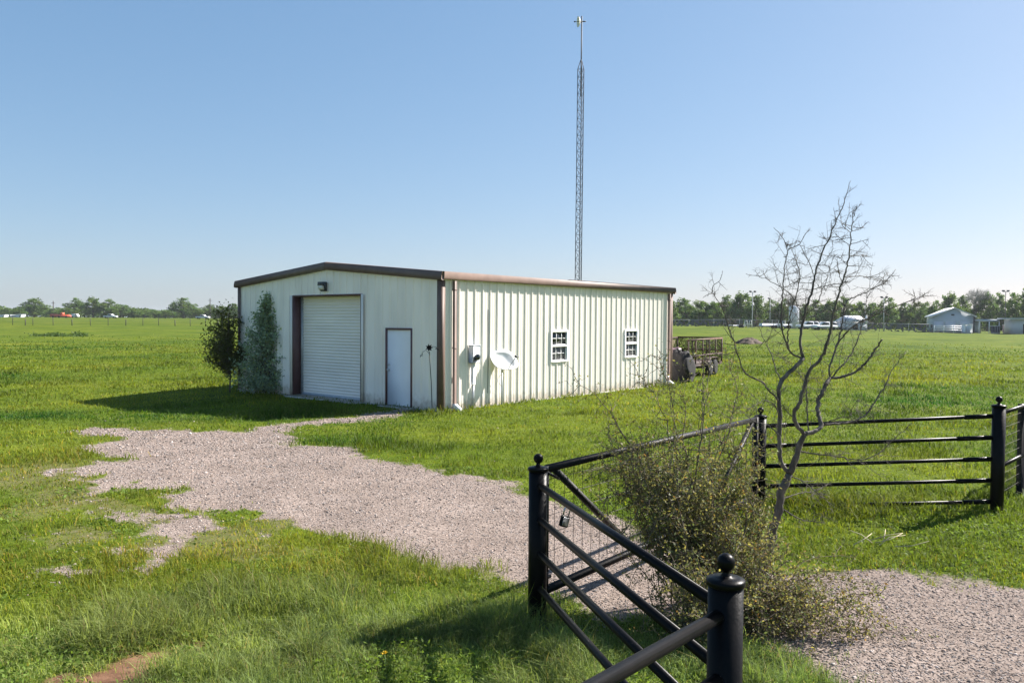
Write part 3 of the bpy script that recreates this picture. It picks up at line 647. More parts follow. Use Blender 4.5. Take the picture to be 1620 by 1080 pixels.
# ------------------------------------------------------------------ bare thorn tree
TY = 7.85
BR = {  # photo positions of each limb, width at start/end in photo pixels, how far it leans towards (-) or away (+) from the road
 'trunk': ([(1206, 912), (1212, 884), (1218, 862), (1226, 830), (1232, 808), (1239, 770), (1249, 749)], 17, 15, 0, 0),
 'limb': [
  ([(1249, 749), (1238, 738), (1233, 700), (1234, 660), (1236, 602), (1247, 590), (1262, 577), (1271, 567)], 9, 9, 0, .25),
  ([(1271, 567), (1265, 546), (1267, 528), (1271, 505), (1278, 480), (1286, 456), (1289, 434), (1295, 417), (1300, 400), (1311, 380), (1321, 354), (1328, 339), (1337, 313), (1346, 286)], 6.5, 1.0, .25, .6),
  ([(1271, 567), (1260, 563), (1250, 559), (1246, 547), (1238, 529), (1236, 500), (1237, 480), (1239, 456), (1241, 424), (1246, 395), (1241, 380), (1224, 360)], 4.5, .9, .25, .0),
  ([(1248, 551), (1246, 535), (1249, 506), (1254, 482), (1261, 463), (1264, 447), (1265, 428), (1261, 417), (1254, 399), (1246, 385)], 3.6, .8, .2, -.2),
  ([(1247, 394), (1258, 390), (1265, 386), (1272, 374), (1278, 365)], 2, .8, 0, .1),
  ([(1287, 434), (1281, 417), (1274, 404), (1266, 388)], 2, 1, .45, .3),
  ([(1249, 749), (1258, 728), (1267, 698), (1273, 687)], 13, 11, 0, -.05),
  ([(1273, 687), (1258, 669), (1256, 651), (1262, 643), (1270, 618), (1276, 596), (1282, 582), (1292, 576), (1303, 557), (1310, 539), (1314, 519), (1318, 496), (1323, 480), (1328, 460), (1334, 443), (1341, 417), (1345, 391), (1346, 371), (1348, 354), (1356, 324)], 9, 1.0, -.05, -.55),
  ([(1274, 686), (1290, 682), (1300, 673), (1296, 659), (1293, 647), (1298, 627), (1309, 604), (1313, 598)], 9.5, 8, -.05, .3),
  ([(1313, 598), (1311, 582), (1317, 568), (1321, 551), (1329, 530), (1334, 500), (1339, 476), (1365, 465), (1384, 454), (1400, 448), (1408, 437), (1417, 426)], 4.5, 1, .3, .8),
  ([(1313, 598), (1333, 596), (1349, 590), (1364, 580), (1378, 563), (1390, 545), (1396, 537)], 6, 3.2, .3, .1),
  ([(1311, 604), (1325, 585), (1337, 573), (1347, 559), (1357, 537), (1364, 515), (1370, 480), (1372, 456)], 3.6, .8, .3, 0.7),
  ([(1321, 551), (1329, 539), (1339, 525), (1355, 513), (1364, 508), (1402, 491), (1434, 478), (1448, 471), (1456, 471), (1463, 463)], 3.6, .9, .35, -.2),
  ([(1448, 471), (1444, 457)], 1.3, .7, -.15, -.2),
  ([(1302, 672), (1333, 669), (1355, 665), (1372, 653), (1386, 633), (1398, 614), (1408, 592), (1418, 576), (1433, 557)], 5, 1, .1, .5),
  ([(1300, 672), (1327, 661), (1345, 659), (1347, 647), (1359, 631)], 3, .8, .1, -.3),
  ([(1280, 684), (1277, 663), (1277, 633), (1276, 608), (1281, 584)], 3.4, 2, 0, .2),
  ([(1235, 645), (1230, 631), (1219, 621), (1204, 602), (1190, 598), (1176, 585), (1166, 556), (1160, 537), (1153, 517), (1146, 494), (1137, 478), (1126, 463), (1112, 471)], 4, .9, .1, -.4),
  ([(1126, 463), (1128, 452), (1139, 444), (1143, 428)], 1.6, .7, -.4, -.4),
  ([(1235, 600), (1231, 594), (1223, 570), (1219, 557), (1209, 539), (1201, 517), (1193, 504)], 3, .8, .12, .5),
  ([(1219, 557), (1241, 568), (1254, 576)], 1.6, 1, .3, .3),
  ([(1234, 662), (1227, 643), (1211, 633), (1195, 640), (1180, 652)], 3, .8, .05, -.3),
  ([(1234, 690), (1215, 672), (1196, 668), (1170, 648), (1150, 640)], 3, .8, .0, .4),
  ([(1258, 662), (1246, 652), (1238, 640)], 3, 1, 0, 0),
  ([(1262, 712), (1290, 718), (1330, 722), (1353, 728), (1392, 716), (1410, 698), (1429, 682), (1443, 669)], 3.4, .9, 0, -.5),
  ([(1240, 806), (1256, 816), (1273, 823), (1306, 826)], 3, .9, 0, -.3),
  ([(1238, 790), (1262, 780), (1290, 776), (1310, 765)], 2.6, .8, 0, .35),
  ([(1250, 752), (1275, 765), (1300, 785), (1318, 800)], 2.4, .8, 0, -.4),
  ([(1271, 505), (1254, 469), (1237, 454), (1223, 447), (1206, 439), (1180, 433)], 2.4, .8, .3, .1),
  ([(1241, 455), (1254, 448), (1280, 448), (1290, 452)], 1.6, .8, .15, .5),
  ([(1286, 458), (1306, 452), (1332, 448), (1345, 446)], 1.8, .8, .4, -.2),
  ([(1295, 476), (1300, 460), (1308, 443), (1313, 423), (1321, 400)], 2, .7, .4, .7),
  ([(1335, 439), (1365, 437), (1393, 441), (1406, 431)], 1.8, .8, -.3, .1),
  ([(1332, 446), (1327, 432), (1325, 416)], 1.5, .7, -.3, -.5),
  ([(1311, 380), (1334, 380)], 1.4, .7, .5, .2), ([(1345, 388), (1330, 378), (1322, 370)], 1.4, .7, -.5, -.4), ([(1346, 386), (1362, 382), (1375, 378)], 1.4, .7, -.5, -.6),
  ([(1347, 366), (1362, 361), (1367, 358)], 1.3, .7, -.5, -.4), ([(1346, 368), (1333, 358), (1330, 342)], 1.3, .7, -.5, -.2), ([(1344, 405), (1370, 402)], 1.3, .7, -.5, -.3),
  ([(1323, 352), (1319, 328)], 1.2, .7, .5, .5), ([(1309, 383), (1300, 368)], 1.2, .7, .5, .4), ([(1341, 420), (1325, 404)], 1.2, .7, -.4, -.6),
  ([(1295, 420), (1310, 420), (1315, 426)], 1.2, .7, .4, .2)]}
def spt(P, n):
    P = np.asarray(P, float); t = np.concatenate([[0], np.cumsum(np.linalg.norm(np.diff(P, axis=0), axis=1))]); q = np.linspace(0, t[-1], n); i = np.clip(np.searchsorted(t, q) - 1, 0, len(P) - 2)
    m = np.gradient(P, t, axis=0) if len(P) > 2 else np.repeat(((P[1] - P[0]) / t[-1])[None], 2, 0)
    h = (t[i + 1] - t[i])[:, None]; u = ((q - t[i]) / h[:, 0])[:, None]
    return (2 * u**3 - 3 * u**2 + 1) * P[i] + (u**3 - 2 * u**2 + u) * h * m[i] + (-2 * u**3 + 3 * u**2) * P[i + 1] + (u**3 - u**2) * h * m[i + 1]
def thorn_tree():
    g = np.random.default_rng(3); b = at(1206, 912, TY); b[2] = ground_z(b[0], b[1])
    T = empty("thorn_tree", b, 0, "leafless grey thorn tree with twisted trunk and many bare twigs", "tree")
    pts, w0, w1, _, _ = BR['trunk']; P = np.array([at(px, py, TY) for px, py in pts]) - b; P[0, 2] = -.15
    Q = spt(P, 24); Q += g.normal(size=Q.shape) * .004; k = TY / F / 2
    m = MB(); rad = np.linspace(w0, w1, 24) * k * .84; rad[:5] *= np.linspace(1.35, 1.0, 5); m.tube(Q, rad * (1 + .09 * g.normal(size=24)), 12); tr = m.build("trunk", M['bark'], T, smooth=True)
    tw = MB()
    def twig(p, d, L_, r, lev):
        n = 5; pts = [p]; dd = d.copy()
        for i in range(n):
            dd = dd + g.normal(size=3) * .10 + np.array((0, 0, .02)); dd /= np.linalg.norm(dd); pts.append(pts[-1] + dd * L_ / n)
        tw.tube(pts, np.linspace(r, r * .45, n + 1), 4, cap=False)
        for i in range(1, n + 1):      # thorns and spurs
            if g.random() < .75:
                e = np.cross(dd, rand_dirs(1, g)[0]); e /= np.linalg.norm(e); tw.tube([pts[i], pts[i] + (e + dd * .5) * g.uniform(.012, .04)], [r * .55, .0006], 3, cap=False)
        if lev > 0:
            for i in range(g.integers(1, 4)):
                j = g.integers(1, n); e = dd * .5 + rand_dirs(1, g)[0] * .9; e /= np.linalg.norm(e); twig(pts[j], e, L_ * g.uniform(.35, .65), r * .65, lev - 1)
    for pts, w0, w1, d0, d1 in BR['limb']:
        n = max(8, len(pts) * 4); dep = np.linspace(0, 1, len(pts)) ** 1.2 * (d1 - d0) + d0
        P = np.array([at(px, py, TY + dz) for (px, py), dz in zip(pts, dep)]) - b
        Q = spt(P, n)
        for _ in range(3 if n > 20 else 1): Q[1:-1] = .25 * Q[:-2] + .5 * Q[1:-1] + .25 * Q[2:]
        L_ = np.linalg.norm(np.diff(Q, axis=0), axis=1).sum(); Q[1:-1] += g.normal(size=(n - 2, 3)) * min(.0035, L_ * .005)
        rad = np.linspace(w0, max(w1, .55), n) * k * .76; m = MB(); m.tube(Q, rad * (1 + .07 * g.normal(size=n)), 8 if w0 > 4 else 6)
        m.build("limb", M['bark'], tr, smooth=True)
        for _ in range(int(L_ * (18 if pts[0][1] > 520 else 12))):
            i = g.integers(n // 6, max(n // 6 + 1, n - 2)); t = Q[min(i + 1, n - 1)] - Q[i - 1]; t /= np.linalg.norm(t); e = t * .55 + rand_dirs(1, g)[0] * .85; e /= np.linalg.norm(e)
            twig(Q[i], e, g.uniform(.08, .42) * (1 if pts[0][1] > 480 else .65) * (1.15 - .85 * i / n), g.uniform(.002, .0032), 1)
        for _ in range(int(L_ * 26)):
            i = g.integers(1, n - 1); e = rand_dirs(1, g)[0]; tw.tube([Q[i], Q[i] + e * (rad[i] + g.uniform(.012, .035))], [.0022, .0007], 3, cap=False)
    tw.build("twigs", M['bark'], T)
thorn_tree()

# ------------------------------------------------------------------ thorny shrub at the gate
def gate_shrub():
    g = np.random.default_rng(8); b = np.array((1.85, 6.75, 0)); b[2] = ground_z(b[0], b[1])
    T = empty("thorny_shrub", b, 0, "bushy olive leaved thorny shrub sprawling between the gate and the near post", "shrub")
    E = [(at(1085, 785, 6.9), (.78, .6, .60), 40), (at(1165, 880, 6.7), (.74, .55, .5), 29), (at(1250, 965, 6.5), (.80, .5, .42), 38), (at(1010, 735, 7.0), (.48, .45, .42), 22), (at(1090, 950, 6.1), (.55, .4, .35), 16), (at(1170, 740, 7.1), (.35, .4, .4), 12)]
    st = MB(); LP = []; LD = []
    def stem(p0, p1, r, leafy, start=.3, sag=.0, sub=True):
        d = np.linalg.norm(p1 - p0); n = max(5, int(d / .09)); t = np.linspace(0, 1, n)[:, None]
        mid = (p0 + p1) / 2 + g.normal(size=3) * d * .14 + np.array((0, 0, d * .16)); Q = (1 - t) ** 2 * p0 + 2 * t * (1 - t) * mid + t * t * p1
        Q[1:] += g.normal(size=(n - 1, 3)) * .012; st.tube(Q, np.linspace(r, r * .35, n), 5, cap=False)
        i0 = int(n * start)
        for i in range(i0, n):
            tt = Q[min(i + 1, n - 1)] - Q[i - 1]; tt /= np.linalg.norm(tt) + 1e-9
            for _ in range(leafy):
                LP.append(Q[i] + g.normal(size=3) * .016); e = tt * .4 + rand_dirs(1, g)[0] + np.array((0, 0, .25)); LD.append(e / np.linalg.norm(e))
            if sub and g.random() < .85:
                for _ in range(2):
                    e = tt * .4 + rand_dirs(1, g)[0]; e /= np.linalg.norm(e); stem(Q[i], Q[i] + e * g.uniform(.1, .3), r * .5, leafy, .15, sub=False)
            if g.random() < .5: e = rand_dirs(1, g)[0]; st.tube([Q[i], Q[i] + e * .03], [.0016, .0005], 3, cap=False)
    for c, rad, n in E:
        for _ in range(n):
            p0 = b + np.array((g.normal() * .22, g.normal() * .16, -.05)) + (c - b) * np.array((.25, .25, 0)); d = rand_dirs(1, g)[0] * g.random() ** .45
            p1 = c + d * np.array(rad); p1[2] = max(p1[2], b[2] + .06); stem(p0, p1, g.uniform(.004, .009), 3)
    for px, py, Y in [(912, 603, 7.0), (968, 652, 7.0), (1008, 595, 7.1), (1036, 560, 7.1), (1085, 600, 7.2), (1120, 572, 7.2), (1147, 555, 7.3), (1160, 640, 7.3), (945, 735, 6.9), (960, 690, 6.9), (985, 845, 6.5), (1000, 920, 6.4), (985, 780, 6.6), (1060, 640, 6.9), (1100, 560, 7.3)]:
        p1 = at(px, py, Y); p0 = at(1085 + (px - 1085) * .25, 790, 6.9); stem(p0, p1, .006, 1, .25)
    for px, py, Y in [(1425, 1050, 6.2), (1340, 1035, 6.25), (1372, 965, 6.6), (1390, 925, 6.9), (1350, 880, 7.1), (1340, 1000, 6.4), (1405, 985, 6.5), (1280, 1075, 6.0), (1230, 1080, 5.9), (1300, 900, 7), (1370, 1010, 6.4)]:
        p1 = at(px, py, Y); p1[2] = max(p1[2], float(ground_z(p1[0], p1[1])) + .06); p0 = at(1200, 960, 6.5); stem(p0, p1, .005, 2, .25)
    st.V = [v - b for v in st.V]; st.build("stems", M['twig'], T)
    LP = np.array(LP); LD = np.array(LD); n = len(LP); V = leaf_quads(LP - b, g.uniform(.018, .038, n), g.uniform(.011, .019, n), g, LD)
    c = np.ones((n, 3)) * g.uniform(.55, 1.35, (n, 1)); y = g.random(n)
    c[y < .10] *= (1.55, 1.5, 1.2); c[(y > .1) & (y < .14)] *= (1.25, .8, .7); c[y > .72] *= (.72, .98, .95)
    m = MB(); m.quads(V, c); m.build("foliage", M['leaf_shrub'], T); print("shrub leaves", n)
gate_shrub()

# ------------------------------------------------------------------ two bushes at the front of the building
def bush(name, b, shape, nstem, leaf, size, key, label, cat, g, trunkr, start=.05):
    T = empty(name, b, 0, label, cat); st = MB(); LP = []
    for _ in range(nstem):
        z, x, y = shape(g); p1 = np.array((x, y, z)); z0 = max(start, z * g.uniform(.3, .75)); p0 = np.array((x * .12, y * .12, z0)); n = 7
        t = np.linspace(0, 1, n)[:, None]; Q = p0 + (p1 - p0) * t + np.array((0, 0, .1)) * np.sin(t * 3.1) + g.normal(size=(n, 3)) * .02
        st.tube(Q, np.linspace(trunkr * .3, .003, n), 4, cap=False)
        for i in range(2, n):
            LP.append(Q[i] + g.normal(size=(leaf, 3)) * (.075 if leaf < 12 else .095))
    top = max(q[:, 2].max() for q in LP); s_ = np.linspace(-.1, top * .93, 9); st.tube([(.03 * math.sin(q * 2.3), .03 * math.cos(q * 1.9), q) for q in s_], np.linspace(trunkr, .006, 9), 8)
    st.build("trunk", M['treebark'], T)
    LP = np.concatenate(LP); n = len(LP); V = leaf_quads(LP, g.uniform(.7, 1.25, n) * size, g.uniform(.45, .6, n) * size, g)
    c = np.ones((n, 3)) * g.uniform(.6, 1.3, (n, 1)); y = g.random(n); c[y < .12] *= 1.5; c[y > .85] *= (1.25, 1.1, .7)
    m = MB(); m.quads(V, c); m.build("foliage", M[key], T)
    return T
g1 = np.random.default_rng(21); g2 = np.random.default_rng(22)
p = on_ground(424, 623); 
def cone(g):
    z = .12 + 2.95 * g.random() ** 1.25; w = 1.02 * np.interp(z / 3.0, [0, .15, .4, .62, .8, 1], [.75, .98, 1.0, .72, .42, .10]); a = g.uniform(0, 6.28); r = g.random() ** .38
    return z, w * r * math.cos(a) * (1.0 if math.cos(a) > 0 else 1.1), w * .75 * r * math.sin(a)
bush("ornamental_shrub", p, cone, 240, 8, .105, 'leaf_silver', "upright pale green pointed shrub in front of the wall left of the roll-up door", "shrub", g1, .03)
p = on_ground(373, 617)
def round_(g):
    d = rand_dirs(1, g)[0] * g.random() ** .4; z = 1.66 + d[2] * 1.22
    return z, -.10 + d[0] * .86 * (1.2 - .3 * (z - .8)), d[1] * .6
T_ = bush("sapling_tree", p + np.array((-.02, -.55, 0)), round_, 62, 16, .09, 'leaf_dark', "dark leafy sapling on a thin trunk at the left corner of the workshop", "tree", g2, .03, .42)

# ------------------------------------------------------------------ radio mast
def mast():
    Y = 41; b = at(914, 520, Y); b[2] = ground_z(b[0], b[1]); T = empty("radio_mast", b, .5, "tall slender lattice radio mast rising behind the workshop roof", "radio mast")
    top = at(918.5, 95, Y) - b; tip = at(920.5, 26, Y) - b; h = top[2] - .45
    Rz = lambda v: np.array((v[0] * math.cos(-.5) - v[1] * math.sin(-.5), v[0] * math.sin(-.5) + v[1] * math.cos(-.5), v[2]))
    lean = lambda z: Rz(np.array((tip[0], tip[1], 0)) * z / tip[2]); rad = .185
    leg = [np.array((rad * math.cos(a), rad * math.sin(a), 0)) for a in (.1, .1 + 2.094, .1 + 4.189)]
    for l in leg:
        m = MB(); m.tube([l + lean(0) + (0, 0, -.2), l + lean(h) + (0, 0, h), l * .12 + lean(h + .45) + (0, 0, h + .45)], .019, 7); m.build("leg", M['tower'], T)
    w = MB(); n = int(h / .41)
    for i in range(n):
        z0, z1 = i * h / n, (i + 1) * h / n
        for k in range(3):
            a, c = leg[k], leg[(k + 1) % 3]
            w.tube([a + lean(z0) + (0, 0, z0), c + lean(z1) + (0, 0, z1)], .0085, 4, cap=False)
            w.tube([c + lean(z0) + (0, 0, z0), a + lean(z1) + (0, 0, z1)], .0085, 4, cap=False)
            w.tube([a + lean(z1) + (0, 0, z1), c + lean(z1) + (0, 0, z1)], .009, 4, cap=False)
    w.build("lattice", M['tower'], T)
    p = MB(); z = h - 1.4; p.tube([lean(z) + (0, 0, z), lean(tip[2]) + (0, 0, tip[2])], .032, 8); p.build("pole", M['tower'], T)
    d = MB(); c = lean(tip[2] - .28) + np.array((0, 0, tip[2] - .28)); ax = Rz(np.array((-1, -.15, -.05))); ax /= np.linalg.norm(ax); u = np.cross(ax, (0, 0, 1)); u /= np.linalg.norm(u); v = np.cross(u, ax); Mx = np.stack([u, v, ax], 1)
    d.lathe([(.05, .08), (.16, .11), (.25, .17), (.27, .2), (.25, .19), (.15, .14), (0, .12)], 20, tuple(c), M=Mx); d.build("dish_antenna", M['pale_plastic'], T, smooth=True)
    k = MB(); k.tube([c, c + ax * .12], .045, 8); k.tube([c + ax * .12, c + ax * .36], .015, 6); k.tube([c + ax * .33, c + ax * .40], .035, 8); k.tube([c - ax * .02 - u * .04, c - ax * .2 - u * .05], .03, 6); k.build("feed", M['fardark'], T)
mast()

# ------------------------------------------------------------------ junk trailer behind the building
def wheel(parent, x, y, z, r=.33, w=.2, name="wheel", M_=None):
    Mx = np.array([[1, 0, 0], [0, 0, 1], [0, -1, 0]]) if M_ is None else M_
    t = MB(); t.lathe([(r * .6, -w / 2), (r * .88, -w / 2), (r, -w * .32), (r, w * .32), (r * .88, w / 2), (r * .6, w / 2)], 22, (x, y, z), M=Mx); to = t.build(name, M['tyre'], parent)
    m = MB(); m.lathe([(0, -w * .38), (r * .2, -w * .42), (r * .25, -w * .28), (r * .5, -w * .25), (r * .61, -w * .5), (r * .61, w * .5), (r * .5, w * .25), (0, w * .25)], 18, (x, y, z), M=Mx); m.build("rim", M['rim'], to)
    return to
def trailer():
    a = np.array((6.92, 31.6)); d = np.array((2.55, 4.6)); d /= np.linalg.norm(d); z0 = float(ground_z(*a)) + .02
    T = empty("utility_trailer", (*a, z0), math.atan2(d[1], d[0]), "rusty tandem axle utility trailer with tall mesh sides behind the workshop", "trailer")
    L_, W = 5.2, 2.0; bz, tz = .55, 1.56          # local x along, +y towards the building
    m = MB(); m.box(0, L_, 0, W, bz - .05, bz); m.build("bed", M['rust'], T)
    m = MB()
    for y in (0, W): m.box(-.02, L_, y - .04, y + .04, bz - .17, bz - .052)
    m.box(-1.3, 0, W / 2 - .05, W / 2 + .05, bz - .17, bz - .06); m.build("chassis", M['rust'], T)
    for y, nm in ((-.03, "near side rails"), (W + .03, "far side rails")):
        m = MB(); m.box(0, L_, y - .03, y + .03, tz - .06, tz); m.build("top_rail", M['rustlight'] if y < 0 else M['rust'], T)
        m = MB(); m.box(0, L_, y - .025, y + .025, bz + .30, bz + .35)
        for x in np.linspace(.03, L_ - .03, 6): m.box(x - .025, x + .025, y - .024, y + .024, bz, tz - .061)
        m.build("side_frame", M['rust'], T)
    for y, sg in ((W + .03, 1),):
        m = MB(); m.box(.02 if sg > 0 else 2.0, L_, *sorted((y + sg * .026, y + sg * .030)), bz, tz - .06); m.build("mesh_panel", M['rustmesh'], T)
    m = MB(); m.box(L_, L_ + .05, -.06, W + .06, tz - .04, tz + .02); m.box(L_, L_ + .05, -.06, 0, bz - .1, tz - .04); m.box(L_, L_ + .05, W, W + .06, bz - .1, tz - .04); m.box(L_, L_ + .05, 0, W, bz + .42, bz + .47)
    for y in (.66, 1.33): m.box(L_ + .003, L_ + .047, y - .025, y + .025, bz, tz - .04)
    m.build("tailgate", M['rust'], T); m = MB(); m.box(L_ + .051, L_ + .054, 0, W, bz - .05, tz - .04); m.build("mesh_panel", M['rustmesh'], T)
    for x in (2.55, 3.32):
        for y in (-.18, W + .18): wheel(T, x, y, .33)
        m = MB(); m.tube([(x, -.1, .33), (x, W + .1, .33)], .04, 8); m.build("axle", M['rust'], T)
    for y in (-.30, W + .06):
        m = MB(); pr = [(2.05, .48), (2.2, .66), (2.45, .76), (3.4, .76), (3.68, .66), (3.82, .48)]
        for (xa, za), (xb, zb) in zip(pr[:-1], pr[1:]): m.bar((xa, y + .12, za), (xb, y + .12, zb), .25, .02)
        m.build("fender", M['rust'], T)
    m = MB(); m.box(.25, .85, .12, .8, bz + .004, bz + .26, .03); o = m.build("crate", M['red'], None); m_ = T.matrix_basis
    o.parent = None; o.matrix_world = Matrix.Translation((*a, z0)) @ Matrix.Rotation(math.atan2(d[1], d[0]), 4, 'Z'); tag(o, "faded red metal box on the bed of the rusty trailer", "box")
    # crumpled tarpaulin
    def crumple(name, sx, sy, sz, seed, key, loc, rz, label, cat):
        g = np.random.default_rng(seed); nu, nv = 22, 12; V = []
        for i in range(nv + 1):
            ph = math.pi / 2 * i / nv
            for j in range(nu):
                th = 2 * math.pi * j / nu; k = 1 + .22 * math.sin(th * 5 + i * .7 + seed) * math.cos(ph) + g.normal() * .05
                c, s_ = math.cos(th), math.sin(th); e = (abs(c) ** 4 + abs(s_) ** 4) ** -.25
                V.append((sx * c * e * k * math.cos(ph) ** .35, sy * s_ * e * k * math.cos(ph) ** .35, sz * math.sin(ph) * (1 + .05 * g.normal())))
        f = [(i * nu + j, i * nu + (j + 1) % nu, (i + 1) * nu + (j + 1) % nu, (i + 1) * nu + j) for i in range(nv) for j in range(nu)]
        m = MB(); m.add(V, f); o = m.build(name, M[key], None); o.location = loc; o.rotation_euler = (0, 0, rz); return tag(o, label, cat)
    q = a + d * .55 + np.array((-d[1], d[0])) * .75; crumple("tarpaulin", .42, .42, .62, 4, 'plumtarp', (*q, z0 + bz + .02), math.atan2(d[1], d[0]), "crumpled plum coloured tarpaulin heaped in the rusty trailer", "tarpaulin")
    p = np.array((6.53, 30.75, float(ground_z(6.53, 30.75)))); crumple("covered_machine", .36, .42, 1.18, 9, 'tarp', (p[0], p[1], p[2] - .03), .6, "dark grey tarp covered machine standing between the workshop and the trailer", "machine")
    W_ = empty("spare_tyre", (p[0] + .20, p[1] - .42, p[2] + .60), .5, "grey worn tyre leaning against the dark covered machine", "tyre"); W_.rotation_euler = (R(-10), 0, .85); wheel(W_, 0, 0, 0, .36, .18, "tyre")
trailer()

# ------------------------------------------------------------------ far trees
def far_tree_meshes():
    out = []
    for v in range(9):
        g = np.random.default_rng(100 + v); H = 10.; tr = MB(); P = []; tall = [1, .8, 1.1, .9, .75, 1.05, .85, 1, .95][v]
        tr.tube([(0, 0, -.5), (.1, .05, 1.5), (.15, -.1, 3.5), (.1, 0, 6.5)], [.34, .28, .22, .08], 7)
        nc = 78; cs = []; sq = [0, .35, -.2, .15, .3, -.1, .2, 0, .1][v]
        for _ in range(nc):
            d = rand_dirs(1, g)[0] * g.random() ** .34; zz = 5.2 + d[2] * 4.5; wid = 3.7 / tall * np.interp(zz, [.7, 2.5, 5.5, 8, 9.8], [.80, 1, 1.0, .78 + sq * .3, .42]); k = 1 + .22 * math.sin(math.atan2(d[1], d[0]) * 3 + v * 2 + zz * .8)
            cs.append(np.array((d[0] * wid * k, d[1] * wid * k, zz + g.normal() * .35)))
        for c in cs[:16]:
            tr.tube([(.12, 0, min(c[2] * .6, 4.8)), c * .55 + (0, 0, .6), c], [.13, .08, .03], 5, cap=False)
        C = []
        for c in cs:
            n = 60; s_ = g.uniform(.55, 1.1); q = c + rand_dirs(n, g) * (g.random((n, 1)) ** .5) * np.array((s_ * 1.15, s_ * 1.15, s_ * .85)); P.append(q)
            C.append(np.ones((n, 3)) * g.uniform(.72, 1.25) * g.uniform(.75, 1.25, (n, 1)) * (1 + np.array((.25, .08, -.1)) * g.normal() * .5))
        P = np.concatenate(P); C = np.clip(np.concatenate(C), .2, 2.2); n = len(P)
        m = MB(); m.quads(leaf_quads(P, g.uniform(.32, .62, n), g.uniform(.22, .42, n), g), C); out.append((tr, m))
    return out
def bare_mesh():
    g = np.random.default_rng(77); tr = MB(); cr = MB()
    tr.tube([(0, 0, -.5), (.1, .05, 2), (.1, -.1, 4.5)], [.36, .3, .2], 7)
    def br(p, d, L_, r, lev):
        q = p + d * L_; m_ = (p + q) / 2 + g.normal(size=3) * L_ * .07; (tr if lev > 2 else cr).tube([p, m_, q], [r, r * .8, r * .55], 4, cap=False)
        if lev:
            for _ in range(4 if lev > 1 else 5):
                e = d + rand_dirs(1, g)[0] * .8 + (0, 0, .2); e /= np.linalg.norm(e); br(p + (q - p) * g.uniform(.55, 1), e, L_ * g.uniform(.55, .8), max(r * .6, .018), lev - 1)
    for _ in range(6):
        e = np.array((g.normal() * .5, g.normal() * .5, 1)); e /= np.linalg.norm(e); br(np.array((.1, -.05, g.uniform(2.5, 4.5))), e, 2.4, .14, 4)
    return tr, cr
ORD = ["first", "second", "third", "fourth", "fifth", "sixth", "seventh", "eighth", "ninth", "tenth", "eleventh", "twelfth", "thirteenth", "fourteenth", "fifteenth", "sixteenth", "seventeenth", "eighteenth", "nineteenth", "twentieth"]
def ordw(i): return ORD[i] if i < 20 else "twenty-" + ORD[i - 20]
protos = []
def far_trees():
    meshes = far_tree_meshes()
    for k, (tr, m) in enumerate(meshes):
        protos.append([tr, m, None])
    def place(i, px, top, wpx, Y, v, label, group, basepy=None):
        gx = at(px, 505, Y); gz = float(ground_z(gx[0], gx[1])); h = at(px, top, Y)[2] - gz; w = wpx * Y / F
        name = "bare_tree" if v == 'bare' else "broadleaf_tree"
        T = empty(name, (gx[0], gx[1], gz), (i * 1.7) % 6.28, label, "tree", group)
        if v == 'bare':
            key = ('bare',)
            if not BAREC: tr, cr = bare_mesh(); BAREC.extend([tr.build("trunk", M['treebark']), cr.build("crown", M['leaf_bare'])]); a, b_ = BAREC
            else: a, b_ = (o.copy() for o in BAREC); [col.objects.link(o) for o in (a, b_)]
        else:
            pr = protos[v]
            if pr[2] is None: pr[2] = (pr[0].build("trunk", M['treebark']), pr[1].build("crown", M['leaf_tree'])); a, b_ = pr[2]
            else: a, b_ = (o.copy() for o in pr[2]); [col.objects.link(o) for o in (a, b_)]
        for o in (a, b_): o.parent = T
        T.scale = (w / 8., w / 8., h / 10.)
    BAREC = []
    left = [(-20, 478, 40, 0), (6, 485, 34, 1), (30, 487, 26, 7), (54, 471, 42, 0), (83, 487, 26, 3), (101, 486, 28, 4), (121, 471, 34, 1), (147, 469, 32, 5), (170, 473, 34, 2), (190, 480, 36, 3), (212, 488, 26, 7), (228, 489, 30, 4), (245, 489, 26, 8), (262, 490, 26, 6), (275, 491, 20, 1),
            (290, 471, 40, 6), (310, 486, 26, 8), (331, 481, 28, 0), (352, 483, 30, 5), (372, 479, 34, 7), (400, 478, 36, 2)]
    for i, (px, top, w, v) in enumerate(left):
        Y = 400 + 25 * math.sin(i * 2.3)
        place(i, px, top, w, Y, v, f"{ordw(i)} tree from the left in the distant row beyond the wire fence", "trees along the far left field edge")
    right = [(1060, 474, 34, 3), (1082, 471, 40, 0), (1106, 474, 36, 4), (1126, 476, 34, 8), (1148, 467, 40, 2), (1172, 461, 44, 5), (1196, 466, 40, 0), (1222, 474, 36, 6), (1240, 472, 30, 1), (1256, 459, 26, 'bare'), (1272, 479, 26, 4), (1292, 472, 38, 7), (1314, 473, 36, 5), (1336, 469, 38, 2),
             (1358, 476, 36, 8), (1380, 477, 36, 3), (1404, 471, 40, 6), (1428, 477, 36, 7), (1456, 476, 38, 4), (1480, 475, 34, 1), (1502, 462, 40, 5), (1522, 466, 34, 0), (1541, 448, 54, 'bare'), (1562, 461, 38, 8), (1582, 463, 34, 2), (1605, 463, 34, 6), (1630, 452, 46, 0), (1662, 455, 46, 5)]
    for i, (px, top, w, v) in enumerate(right):
        Y = 232 + 16 * math.sin(i * 1.9) + (10 if v == 'bare' else 0); k = ordw(i)
        lab = (f"{'thin leafless' if px < 1400 else 'large leafless grey'} tree showing above the green treeline on the right") if v == 'bare' else f"{k} tree from the left in the treeline right of the workshop"
        place(i + 40, px, top, w, Y, v, lab, "trees of the right hand treeline")
far_trees()
